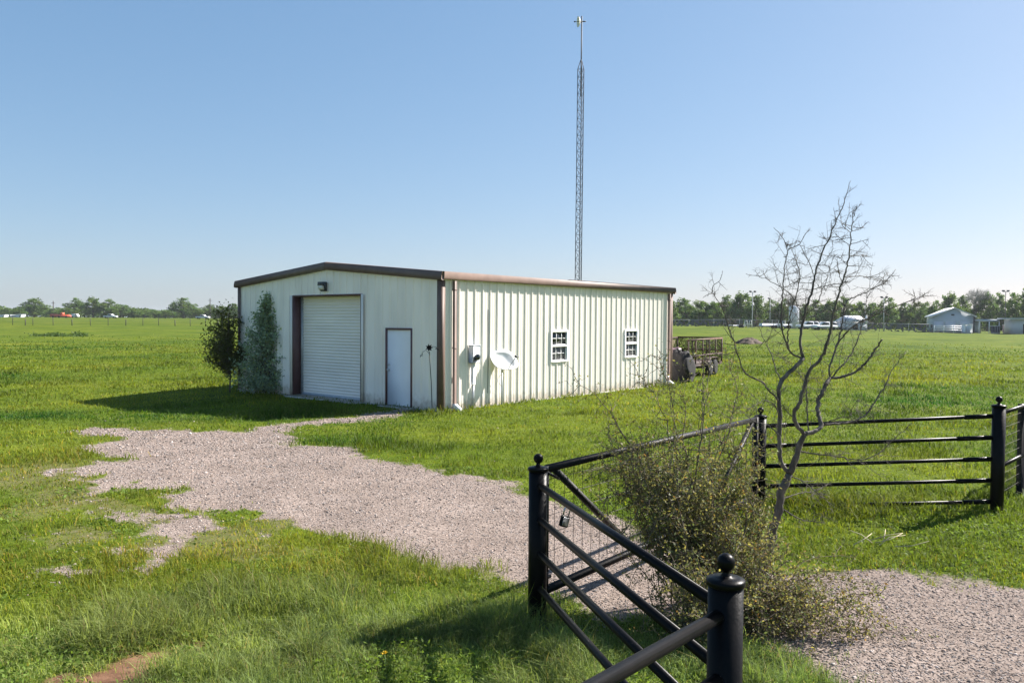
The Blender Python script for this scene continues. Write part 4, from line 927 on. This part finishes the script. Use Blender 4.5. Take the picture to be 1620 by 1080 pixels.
def far_scrub():
    for nm, a0, a1, Y, h, z in (("undergrowth", 1020, 1720, 250, 6.6, 0), ("undergrowth", -120, 430, 432, 5.5, 0)):
        g = np.random.default_rng(5 + int(Y)); n = 14000; px = g.uniform(a0, a1, n); yy = Y + g.uniform(-5, 9, n); x = (px - 810) / F * yy; gz = ground_z(x, yy)
        hh = h * (.55 + .45 * vnoise(px * .06, px * 0, 4)); zz = gz + hh * g.random(n) ** .8; P = np.stack([x, yy, zz], 1)
        c = np.ones((n, 3)) * g.uniform(.5, 1.05, (n, 1)); m = MB(); m.quads(leaf_quads(P, g.uniform(.6, 1.3, n), g.uniform(.5, 1.0, n), g), c); o = m.build(nm, M['leaf_tree']); tag(o, kind='stuff')
        o['label'] = "dark scrub filling the foot of the right treeline" if Y < 300 else "low scrub along the distant left field edge"
far_scrub()
def far_wood():
    g = np.random.default_rng(31); n = 16000; px = g.uniform(-900, 2600, n); yy = 560 + g.uniform(-6, 14, n); x = (px - 810) / F * yy; gz = ground_z(x, yy); hh = 7 * (.5 + .7 * vnoise(px * .05, px * 0, 8)); zz = gz + hh * g.random(n) ** .75
    m = MB(); m.quads(leaf_quads(np.stack([x, yy, zz], 1), g.uniform(1.0, 2.2, n), g.uniform(.9, 1.8, n), g), np.ones((n, 3)) * g.uniform(.5, 1.1, (n, 1))); tag(m.build("distant_wood", M['leaf_tree']), "low hazy wood along the horizon", kind='stuff')
far_wood()

# ------------------------------------------------------------------ far right yard
def gpt(px, Y): p = at(px, 510, Y); return np.array((p[0], p[1], float(ground_z(p[0], p[1]))))
def mz(px, py, Y): return float(at(px, py, Y)[2])
def light_pole(px, top, Y, label, heads=1, r=.13, dark=False):
    b = gpt(px, Y); h = mz(px, top, Y) - b[2]; T = empty("light_pole", b, 0, label, "light pole", "tall lamp poles around the far yard")
    m = MB(); m.tube([(0, 0, -.3), (0, 0, h)], [r, r * .7], 8); m.build("pole", M['darkpole' if dark else 'pole'], T)
    m = MB(); s_ = .55 if heads > 1 else .2; m.bar((-s_ - .1, 0, h - .05), (s_ + .1, 0, h - .05), .1, .1); m.build("crossarm", M['fardark'], T)
    for k in range(heads):
        x = (-s_ + 2 * s_ * k) if heads > 1 else -.3; m = MB(); m.prism([(-.2, 0), (.2, 0), (.28, .34), (-.28, .34)], lambda p, e: (x + p[0], -.22 + e * .4, h - .02 + p[1])); m.build("lamp_head", M['fardark'], T)
light_pole(1190, 462, 190, "tallest pale light pole left of the bare tree's crown", 2)
light_pole(1218, 473, 196, "slim white light pole second from the left", 1, .1)
light_pole(1264, 484, 185, "short thin white pole beside the tall grey tank", 1, .09)
light_pole(1368, 482, 196, "short pale pole behind the small grey hipped building", 1, .1)
light_pole(1398, 471, 178, "pale light pole with paired heads standing in the open field edge", 2)
light_pole(1590, 461, 186, "dark pole with two round lamp heads right of the grey gabled shed", 2, .1, True)
def gable_shed():
    Y = 182; a = gpt(1477.5, Y); b_ = gpt(1541, Y - 3); d = b_ - a; W = np.linalg.norm(d[:2]); T = empty("gabled_shed", a, math.atan2(d[1], d[0]), "grey gabled metal shed with pale roof among the far right trees", "building")
    ez = mz(1477, 500, Y) - a[2]; rz_ = mz(1508, 488, Y) - a[2]; D = 16.
    m = MB(); m.prism([(0, -.3), (W, -.3), (W, ez), (W * .5, rz_), (0, ez)], lambda p, e: (p[0], e * D, p[1])); m.build("wall", M['fargrey'], T)
    m = MB()
    for x0, z0, x1, z1 in ((-.5, ez - .25, W * .5, rz_ + .02), (W * .5, rz_ + .02, W + .5, ez - .25)): m.prism([(x0, z0), (x1, z1), (x1, z1 + .2), (x0, z0 + .2)], lambda p, e: (p[0], -.4 + e * (D + .8), p[1] + .03))
    m.build("roof", M['farroof'], T)
    for x in (.12, .42, .78):
        m = MB(); m.box(W * x - 1.0, W * x + 1.0, -.06, -.01, 0, ez * .68); m.build("shutter_door", M['fargrey2'], T)
    m = MB(); m.box(W * .47 - .3, W * .47 + .3, -.2, -.02, ez * 1.05, ez * 1.05 + .3); m.build("vent", M['fardark'], T)
    m = MB(); m.box(W - .15, W + .1, -.12, .02, 0, ez); m.build("corner_trim", M['fardark'], T)
gable_shed()
def yard():
    def railing(p0, p1, Y, label):
        a = gpt(p0, Y); b_ = gpt(p1, Y); d = b_ - a; L_ = np.linalg.norm(d[:2]); T = empty("pipe_railing", a, math.atan2(d[1], d[0]), label, "railing")
        for z in (.55, 1.0, 1.45): m = MB(); m.tube([(0, 0, z), (L_, 0, z)], .09, 6); m.build("rail", M['farwhite'], T)
        for x in np.linspace(0, L_, 4): m = MB(); m.tube([(x, 0, -.2), (x, 0, 1.55)], .11, 6); m.build("post", M['farwhite'], T)
    railing(1478, 1524, 176, "white pipe railing standing in front of the grey gabled shed")
    def tankbox(name, p0, p1, top, Y, D, key, label, cat, legs=False):
        a = gpt(p0, Y); W = (p1 - p0) * Y / F; h = mz(p0, top, Y) - a[2]; T = empty(name, a, 0, label, cat)
        m = MB(); m.box(0, W, 0, D, .25, h, .05); m.build("body", M[key], T)
        m = MB(); m.box(-.06, W + .06, -.06, D + .06, h, h + .1); m.build("lid", M['farroof'], T)
        m = MB(); m.box(.05, W - .05, .05, D - .05, -.2, .25); m.build("base", M['concrete'], T)
        for x in np.linspace(W * .15, W * .85, 3): m = MB(); m.box(x - .03, x + .03, -.03, 0, .3, h - .05); m.build("rib", M['fargrey2'], T)
    tankbox("equipment_cabinet", 1527.5, 1539, 513.5, 174, 1.5, 'farwhite', "white equipment cabinet at the right end of the white railing", "cabinet")
    tankbox("equipment_cabinet", 1573, 1583, 516, 176, 1.4, 'fardark', "dark equipment cabinet under the far right canopy", "cabinet")
    tankbox("equipment_cabinet", 1593, 1605, 514, 178, 1.6, 'pinkish', "faded pink tank box left of the far right pale shed", "tank")
    # canopy
    Y = 178; a = gpt(1549, Y); W = 33 * Y / F; h = mz(1560, 505, Y) - a[2]; T = empty("canopy", a, 0, "grey flat roofed canopy on posts right of the gabled shed", "canopy")
    m = MB(); m.box(0, W, 0, 5, h - .5, h); m.build("roof", M['fargrey'], T)
    for x in (.1, W * .5, W - .1): m = MB(); m.tube([(x, .1, -.2), (x, .1, h - .5)], .12, 6); m.build("post", M['farwhite'], T)
    m = MB(); m.box(.3, W * .42, 2.5, 4.5, 0, h - .6); m.build("back_wall", M['fargrey2'], T)
    # right hand shed
    a = gpt(1609, 172); T = empty("flat_roofed_shed", a, -.15, "pale metal shed with overhanging flat roof at the right edge", "building"); h = mz(1612, 505, 172) - a[2]
    m = MB(); m.box(0, 9, 0, 6, -.3, h); m.build("wall", M['fargrey2'], T); m = MB(); m.prism([(-1.2, h), (10, h + .1), (10, h + .35), (-1.2, h + .25)], lambda p, e: (p[0], -.8 + e * 7.5, p[1])); m.build("roof", M['farroof'], T)
    m = MB(); m.box(1.2, 2.2, -.05, 0, 0, 2.1); m.build("door", M['fardark'], T)
    # small hipped building
    Y = 186; a = gpt(1334, Y); W = 38 * Y / F; T = empty("hipped_building", a, 0, "small grey building with hipped roof seen through the bare tree's right boughs", "building"); h = mz(1345, 509, Y) - a[2]; t = mz(1350, 499, Y) - a[2]
    m = MB(); m.box(0, W, 0, 5, -.3, h); m.build("wall", M['fargrey2'], T)
    m = MB(); m.add([(-.3, -.3, h), (W + .3, -.3, h), (W + .3, 5.3, h), (-.3, 5.3, h), (W * .22, 2.5, t), (W * .88, 2.5, t)], [(0, 1, 5, 4), (1, 2, 5), (2, 3, 4, 5), (3, 0, 4), (0, 3, 2, 1)]); m.build("roof", M['fargrey2'], T)
    m = MB(); m.box(W * .4, W * .62, -.05, 0, .2, 1.3); m.build("window", M['fardark'], T); m = MB(); m.box(W - .5, W - .2, -.4, -.1, h - .6, t + .1); m.build("flue", M['farwhite'], T)
    # tall tank
    Y = 192; a = gpt(1255.5, Y); T = empty("storage_tank", a, 0, "tall pale grey upright tank behind the bare tree", "tank"); h = mz(1255, 484, Y) - a[2]; r = 7.5 * Y / F
    m = MB(); m.lathe([(r, -.3), (r, h - .3), (r * .8, h), (0, h + .15)], 24); m.build("shell", M['fargrey2'], T)
    for z in (h * .3, h * .6, h * .9): m = MB(); m.lathe([(r + .01, z), (r + .05, z + .02), (r + .05, z + .12), (r + .01, z + .14)], 24); m.build("band", M['fargrey'], T)
    m = MB(); [m.bar((x, -r - .1, 0), (x, -r - .1, h), .06, .06, (0, 1, 0)) for x in (.1, .5)]; m.build("ladder", M['farwhite'], T)
    # A-frame racks
    for px, lab in ((1184, "white tubular frame left of the tallest light pole"), (1237, "white tubular frame between two slim poles")):
        Y = 184; a = gpt(px, Y); T = empty("pipe_rack", a, .1, lab, "rack", "white tubular racks in the far yard"); h = mz(px, 507, Y) - a[2]
        for x in (-.7, .35):
            m = MB(); m.tube([(x - .25, 0, -.1), (x - .1, 0, h), (x + .35, 0, h), (x + .5, 0, -.1)], .07, 6); m.build("frame", M['farwhite'], T)
        m = MB(); m.tube([(-.8, 0, h * .5), (.85, 0, h * .5)], .07, 6); m.build("crossbar", M['farwhite'], T)
    # low trailers, pickups
    def low_trailer(px0, px1, top, Y, label):
        a = gpt(px0, Y); W = (px1 - px0) * Y / F; h = mz(px0, top, Y) - a[2]; T = empty("flat_trailer", a, .03, label, "trailer", "white low trailers in the far yard")
        m = MB(); m.box(0, W, 0, 2.2, .45, h, .05); m.build("deck", M['farwhite'], T); m = MB(); m.box(-.8, 0, 1, 1.2, .5, .7); m.build("drawbar", M['farwhite'], T)
        for x in (W * .55, W * .72): wheel(T, x, 0.02, .38, .38, .25)
    low_trailer(1206, 1236, 511.5, 186, "long white low trailer right of the tallest light pole"); low_trailer(1238, 1254, 512.5, 184, "short white low trailer in front of the tall grey tank"); low_trailer(1160, 1180, 514, 188, "white low trailer nearest the workshop in the far yard")
    pk = []
    def pickup(px, Y, ln, label, flip=False, group="white pickups in the far yard"):
        a = gpt(px, Y)
        if not pk:
            T = empty("pickup_truck", a, 0); L_ = 5.4
            m = MB(); m.prism([(0, .45), (5.4, .45), (5.4, .95), (5.2, 1.08), (3.9, 1.12), (3.88, 1.0), (.05, 1.08)], lambda p, e: (p[0], e * 1.9, p[1])); m.build("body", M['farwhite'], T)
            m = MB(); m.prism([(1.75, 1.0), (4.05, 1.08), (3.35, 1.78), (2.0, 1.8)], lambda p, e: (p[0], .1 + e * 1.7, p[1])); c = m.build("cab", M['farwhite'], T)
            m = MB(); m.prism([(1.95, 1.15), (3.75, 1.15), (3.27, 1.68), (2.08, 1.7)], lambda p, e: (p[0], .08 + e * 1.74, p[1])); m.build("window", M['glass'], c)
            for x in (1.0, 4.4):
                for y in (.12, 1.78): wheel(T, x, y, .38, .38, .25)
            pk.append(T)
        else: T = copy_tree(pk[0]); T.location = a
        T.scale = (1, 1, 1); T.rotation_euler = (0, 0, math.pi if flip else 0); tag(T, label, "pickup", group); return T
    pickup(1271, 184, 0, "white pickup just right of the tall grey tank"); pickup(1296, 182, 0, "white pickup between the tank and the hipped building", True); pickup(1300, 187, 0, "white pickup parked nearest the hipped building"); pickup(1321, 180, 0, "white pickup at the left wall of the hipped building", True)
    t = pickup(309, 330, 0, "white pickup parked before the distant left trees", group="white vehicles by the distant left trees")
    t = pickup(163, 335, 0, "white pickup half hidden left of the distant hedge", group="white vehicles by the distant left trees")
    # left cabins and orange machine
    for p0, p1, top, lab in ((-6, 7, 498, "white cabin cut by the left edge of the photo"), (16, 34, 497.5, "white cabin below the big far left tree")):
        a = gpt(p0, 350); W = (p1 - p0) * 350 / F; h = mz(p0, top, 350) - a[2]; T = empty("site_cabin", a, 0, lab, "cabin", "white cabins on the far left")
        m = MB(); m.box(0, W, 0, 3, .1, h, .03); m.build("wall", M['farwhite'], T); m = MB(); m.box(-.15, W + .15, -.15, 3.15, h, h + .18); m.build("roof", M['fargrey'], T)
        m = MB(); m.box(W * .15, W * .5, -.04, 0, h * .45, h * .75); m.build("window", M['fargrey'], T); m = MB(); m.box(W * .82, W * .9, -.04, 0, .1, h * .8); m.build("door", M['fardark'], T)
    a = gpt(79, 352); T = empty("orange_machine", a, 0, "long low orange farm machine below the distant left trees", "farm machine"); W = 32 * 352 / F
    m = MB(); m.prism([(0, .5), (W, .3), (W, .9), (W * .85, 1.5), (W * .5, 1.25), (0, 1.7)], lambda p, e: (p[0], e * 2, p[1])); m.build("body", M['orange'], T)
    m = MB(); m.box(W * .48, W * .62, 0.2, 1.8, 1.2, 2.3); m.build("cab", M['orange'], T)
    for x in (W * .15, W * .45, W * .8): wheel(T, x, 0, .45, .45, .3)
    a = gpt(113, 345); T = empty("parked_van", a, 0, "small white van at the right end of the orange machine", "van"); m = MB(); m.prism([(0, .35), (2.2, .35), (2.2, 1.1), (1.7, 1.7), (0, 1.75)], lambda p, e: (p[0] * 1.2, e * 1.7, p[1])); m.build("body", M['farwhite'], T)
    m = MB(); m.prism([(1.2, 1.05), (2.05, 1.05), (1.66, 1.6), (1.2, 1.6)], lambda p, e: (p[0] * 1.2, -.02 + e * 1.74, p[1])); m.build("window", M['glass'], T)
    for x in (.5, 2.0): wheel(T, x, .05, .32, .32, .22)
    for px, top, lab in ((84.5, 476, "dark utility pole above the orange machine"), (332.5, 472, "dark utility pole above the trees left of the workshop")):
        b = gpt(px, 395); T = empty("utility_pole", b, 0, lab, "utility pole", "utility poles on the left horizon"); h = mz(px, top, 395) - b[2]; m = MB(); m.tube([(0, 0, -.3), (0, 0, h)], [.26, .2], 8); m.build("pole", M['darkpole'], T); m = MB(); m.bar((-1.0, 0, h - 1), (1.0, 0, h - 1), .14, .14); m.build("crossarm", M['darkpole'], T)
    # chain link fence along the yard
    pts = [gpt(px, Y) for px, Y in ((1010, 214), (1090, 206), (1170, 200), (1330, 190), (1400, 184), (1476, 180))]; o = pts[0]; T = empty("chain_link_fence", o, 0, "dark chain link fence running along the far edge of the right field", "fence")
    sh = MB(); rl = MB()
    for p, q in zip(pts[:-1], pts[1:]):
        sh.add([p - o, q - o, q - o + (0, 0, 1.8), p - o + (0, 0, 1.8)], np.array([[0, 1, 2, 3]])); rl.tube([p - o + (0, 0, 1.82), q - o + (0, 0, 1.82)], .05, 5); n = max(2, int(np.linalg.norm(q - p) / 6))
        for t in np.linspace(0, 1, n, endpoint=False): c = p + (q - p) * t - o; m = MB(); m.tube([c + (0, 0, -.2), c + (0, 0, 1.95)], .06, 6); m.build("post", M['pole'], T)
    sh.build("fabric", M['chainlink'], T); rl.build("top_rail", M['pole'], T)
    # wire field fence on the left
    o = gpt(20, 150); T = empty("wire_fence", o, 0, "thin wire stock fence on slim posts across the left field", "fence"); last = None; w = MB()
    for k, px in enumerate((-12, 20, 40, 52, 84, 114, 143, 171, 199, 226, 251, 277, 301, 325, 345, 368, 392)):
        Y = 140 + px * .02; c = gpt(px, Y) - o; h = 1.3 + .2 * math.sin(k * 2.1); m = MB(); m.tube([c + (0, 0, -.2), c + (.03 * math.sin(k), 0, h)], .075 if k % 3 == 2 else .05, 6); m.build("post", M['darkpole'], T)
        if last is not None:
            for z in (.35, .7, 1.1): w.tube([last + (0, 0, z), c + (0, 0, z)], .012, 4, cap=False)
        last = c
    w.build("wire", M['wire'], T)
yard()
def mound():
    b = gpt(1184, 80); g = np.random.default_rng(2); nu, nv = 40, 14; V = []
    for i in range(nv + 1):
        r = 1 - i / nv
        for j in range(nu):
            th = 2 * math.pi * j / nu; k = 1 + .16 * math.sin(th * 3 + 1) + .08 * math.sin(th * 7); V.append((1.45 * r * k * math.cos(th), 1.1 * r * k * math.sin(th), .66 * (1 - r ** 1.8) * (1 + .25 * math.sin(th + .5) * r) + g.normal() * .035 - .06))
    m = MB(); m.add(V, [(i * nu + j, i * nu + (j + 1) % nu, (i + 1) * nu + (j + 1) % nu, (i + 1) * nu + j) for i in range(nv) for j in range(nu)]); o = m.build("earth_mound", M['soil'], smooth=True); o.location = b; tag(o, "dark heap of bare soil out in the right field", "earth mound")
    g = np.random.default_rng(4); n = 1400; b = on_ground(98, 532); x = g.uniform(-2.7, 2.4, n); y = g.normal(size=n) * .8; hh = .5 * np.clip(vnoise(x * 1.1 + 9, y, 3) * 1.4 - .2, .12, 1); P = np.stack([x, y, hh * g.random(n)], 1)
    m = MB(); m.quads(leaf_quads(P, .22, .14, g), np.ones((n, 3)) * g.uniform(.5, 1.0, (n, 1))); o = m.build("weed_patch", M['leaf_tree']); o.location = b; tag(o, "low dark green weed patch out in the left field", "weeds")
mound()

# ------------------------------------------------------------------ grass, gravel, small growth
def grass():
    g = np.random.default_rng(1); half = R(39)
    def sample(n, r0, r1, power):        # density ~ r^-power per area
        u = g.random(n); r = r0 * (r1 / r0) ** u if power == 2 else np.sqrt(r0 * r0 + u * (r1 * r1 - r0 * r0)); th = g.uniform(-half, half, n); return r * np.sin(th), r * np.cos(th), r
    near = sample(190000, 2.7, 6.5, 0); mid = sample(520000, 6.5, 105, 2)
    for part_, blades in (('n', near), ('m', mid)):
        x, y, r = blades
        gm, sm, wm = masks(x, y); bd = build_dist(x, y)
        n1 = fbm(x * .8, y * .8, 61, 3); n2 = fbm(x * 3, y * 3, 71, 3)
        keep = (g.random(len(x)) > np.maximum(gm * 1.15, sm * .97)) & (bd > .03) & (g.random(len(x)) > wm * .16) & (g.random(len(x)) < .25 + 1.6 * n2) & (g.random(len(x)) < sstep(105, 35, r) * 1.02 + .02)
        x, y, r, wm, n1, n2, bd = (q[keep] for q in (x, y, r, wm, n1, n2, bd)); n = len(x)
        lush = sstep(8.2, 6.2, r) ; pd = np.full(n, 9.)
        for q in (FA, FB, FC, FD, FE): pd = np.minimum(pd, np.hypot(x - q[0], y - q[1]))
        t = np.clip(((x - FC[0]) * (FD - FC)[0] + (y - FC[1]) * (FD - FC)[1]) / ((FD - FC) @ (FD - FC)), 0, 1); fd = np.hypot(x - FC[0] - t * (FD - FC)[0], y - FC[1] - t * (FD - FC)[1])
        cl = sstep(.42, .68, fbm(x * 2.1, y * 2.1, 75, 3))                # tussocks
        h = (.020 + .045 * n1 + .045 * cl + lush * (.002 + .034 * cl * n1 * 2)) * (.5 + .95 * g.random(n)) * (1 - .52 * wm) + .09 * np.exp(-pd / .2) * g.random(n) + .12 * np.exp(-fd / .3) * g.random(n) + .13 * np.exp(-bd / .22) * g.random(n)
        h *= np.where(g.random(n) < .025, 1.9, 1) * (1 + sstep(20, 70, r) * .4)
        tall = sstep(.53, .66, fbm(x * .55 + 4, y * .55, 83, 3)) * (1 - wm); h *= 1 + .8 * tall * sstep(60, 30, r)
        w = np.maximum(.0042, r * .00085) * g.uniform(.7, 1.3, n) 
        z = ground_z(x, y) - .006; az = g.uniform(0, 2 * np.pi, n); lean = np.abs(g.normal(size=n)) * .6 + .2; la = az + g.normal(size=n) * .8
        sx, sy = np.cos(az) * w / 2, np.sin(az) * w / 2; lx, ly = np.cos(la + 1.57) * h * lean, np.sin(la + 1.57) * h * lean
        c0 = np.stack([x, y, z], 1); s_ = np.stack([sx, sy, 0 * sx], 1); mid_ = c0 + np.stack([lx * .35, ly * .35, h * .6], 1); tip = c0 + np.stack([lx * 1.1, ly * 1.1, h * (1 - lean * .25)], 1)
        V = np.stack([c0 - s_, c0 + s_, mid_ + s_ * .75, mid_ - s_ * .75, tip], 1).reshape(-1, 3); k = np.arange(n)[:, None] * 5
        # hue: patches of fresh green, yellow-green and dry
        ng = fbm(x * .25 + 11, y * .25, 91, 4); c = np.ones((n, 3)) * g.uniform(.65, 1.3, (n, 1)); c *= 1 + (ng[:, None] - .5) * np.array((2.3, 1.3, 1.2)) + (n1[:, None] - .5) * np.array((-.7, -.6, -.3))
        c *= 1 - .30 * lush[:, None] * (1 - sstep(.38, .6, fbm(x * 2.6 + 3, y * 2.6, 77, 3)))[:, None]
        c *= 1 + (lush[:, None]) * np.array((.56, .66, 3.3)); c *= (1 - .24 * tall)[:, None]; dry = g.random(n) < .035 + .34 * wm; c[dry] *= (1.7, 1.1, 1.9)
        fr = g.random(n) < .12; c[fr] *= (1.25, 1.25, .9)
        m = MB(); m.Fc = {}; C = np.repeat(np.clip(c, .12, 6), 5, 0); m.add(V, (k + np.array([0, 1, 2, 3])), C); m.Fc.setdefault(3, []).append(k + np.array([3, 2, 4]))
        o = m.build("grass", M['grass']); tag(o, "lush long foreground grass" if part_ == 'n' else "short grass over the field", kind='stuff'); print("grass", n)
def gravel():
    g = np.random.default_rng(6); n = 260000; half = R(38); r = 3.6 * (24 / 3.6) ** g.random(n); th = g.uniform(-half, half, n); x, y = r * np.sin(th), r * np.cos(th)
    gm, sm, wm = masks(x, y); keep = (g.random(n) < gm * .97 + .006) & (build_dist(x, y) > .05); x, y, r = x[keep], y[keep], r[keep]; n = len(x); z = ground_z(x, y)
    s_ = g.uniform(.005, .013, n) * np.where(g.random(n) < .04, 1.7, 1) * np.maximum(1, r / 9); base = np.array([(1, 0, 0), (0, 1, 0), (-1, 0, 0), (0, -1, 0), (0, 0, .55), (0, 0, -.7)], float)
    V = base[None] * s_[:, None, None] * g.uniform(.6, 1.35, (n, 6, 1)); a = g.uniform(0, 6.28, n); ca, sa = np.cos(a)[:, None], np.sin(a)[:, None]
    X = V[:, :, 0] * ca - V[:, :, 1] * sa; Y = V[:, :, 0] * sa + V[:, :, 1] * ca; V = np.stack([X + x[:, None], Y + y[:, None], V[:, :, 2] + (z + s_ * .08)[:, None]], 2)
    f = np.array([(0, 1, 4), (1, 2, 4), (2, 3, 4), (3, 0, 4), (1, 0, 5), (2, 1, 5), (3, 2, 5), (0, 3, 5)]); F_ = (np.arange(n)[:, None, None] * 6 + f[None]).reshape(-1, 3)
    c = np.ones((n, 3)) * g.uniform(.55, 1.55, (n, 1)) * (1 + np.array((.06, 0, -.05)) * g.normal(size=(n, 1))); c *= .88; c[g.random(n) < .16] *= .42; c[g.random(n) < .08] *= 1.5
    m = MB(); m.add(V.reshape(-1, 3), F_, np.repeat(c, 6, 0)); o = m.build("gravel", M['stone']); tag(o, "loose pinkish grey gravel of the drive", kind='stuff'); print("stones", n)
def weeds():
    g = np.random.default_rng(19); n = 130000; half = R(38); r = 2.8 * (13 / 2.8) ** g.random(n); th = g.uniform(-half, half, n); x, y = r * np.sin(th), r * np.cos(th)
    gm, sm, wm = masks(x, y); k = fbm(x * 1.3 + 5, y * 1.3, 55, 3); keep = (g.random(n) < sstep(.40, .62, k)) & (gm < .3) & (sm < .5); x, y, r = x[keep], y[keep], r[keep]; n = len(x)
    P = np.stack([x, y, ground_z(x, y) + g.uniform(.0, .05, n) * (.4 + 1.2 * sstep(8, 6, r))], 1); d = rand_dirs(n, g); d[:, 2] = np.abs(d[:, 2]) * .5 + .1; d /= np.linalg.norm(d, axis=1, keepdims=True)
    L_ = g.uniform(.016, .045, n) * np.maximum(1, r / 8); c = np.ones((n, 3)) * g.uniform(.6, 1.5, (n, 1)) * (.95, 1.05, 1.5); m = MB(); m.quads(leaf_quads(P, L_, L_ * g.uniform(.3, .6, n), g, d), c)
    tag(m.build("broadleaf_weeds", M['grass']), "small broad leaved weeds mixed in the foreground grass", kind='stuff'); print("weeds", n)
grass(); weeds(); gravel()
def small_growth():
    g = np.random.default_rng(12)
    b = on_ground(608, 1072); T = empty("dandelion", b, 0, "yellow dandelion flower in the foreground grass", "flower"); m = MB(); m.tube([(0, 0, 0), (.01, 0, .10), (.0, .0, .17)], .003, 5); m.build("stem", M['stalk'], T)
    m = MB(); P = np.repeat(np.array([[0, 0, .17]]), 26, 0); d = rand_dirs(26, g); d[:, 2] = np.abs(d[:, 2]) * .8; m.add(leaf_quads(P, .026, .010, g, d).reshape(-1, 3), np.arange(104).reshape(26, 4)); m.build("petals", M['yellow'], T)
    b = on_ground(1385, 868); m = MB()
    for k in range(7):
        a = g.uniform(-.6, 2.2); p0 = np.array((g.normal() * .12, g.normal() * .1, .06)); d = np.array((math.cos(a), math.sin(a) * .6, .25)); m.tube([p0, p0 + d * .18 + g.normal(size=3) * .02, p0 + d * .36], [.006, .005, .003], 5)
    o = m.build("dead_branch", M['straw']); o.location = b; tag(o, "bleached dead branch lying in the grass right of the bare tree", "branch")
small_growth()

# ------------------------------------------------------------------ air
def haze():
    m = bpy.data.materials.new("thin_haze"); m.use_nodes = True; nt = m.node_tree; nt.nodes.remove(nt.nodes["Principled BSDF"]); v = node(nt, "ShaderNodeVolumePrincipled")
    v.inputs["Color"].default_value = (.86, .92, 1, 1); v.inputs["Density"].default_value = .00013; v.inputs["Anisotropy"].default_value = .2; nt.links.new(v.outputs[0], nt.nodes["Material Output"].inputs["Volume"])
    b = MB(); b.box(-7000, 7000, -7000, 7000, -3, 24); o = b.build("haze", m); tag(o, kind='stuff')
haze()
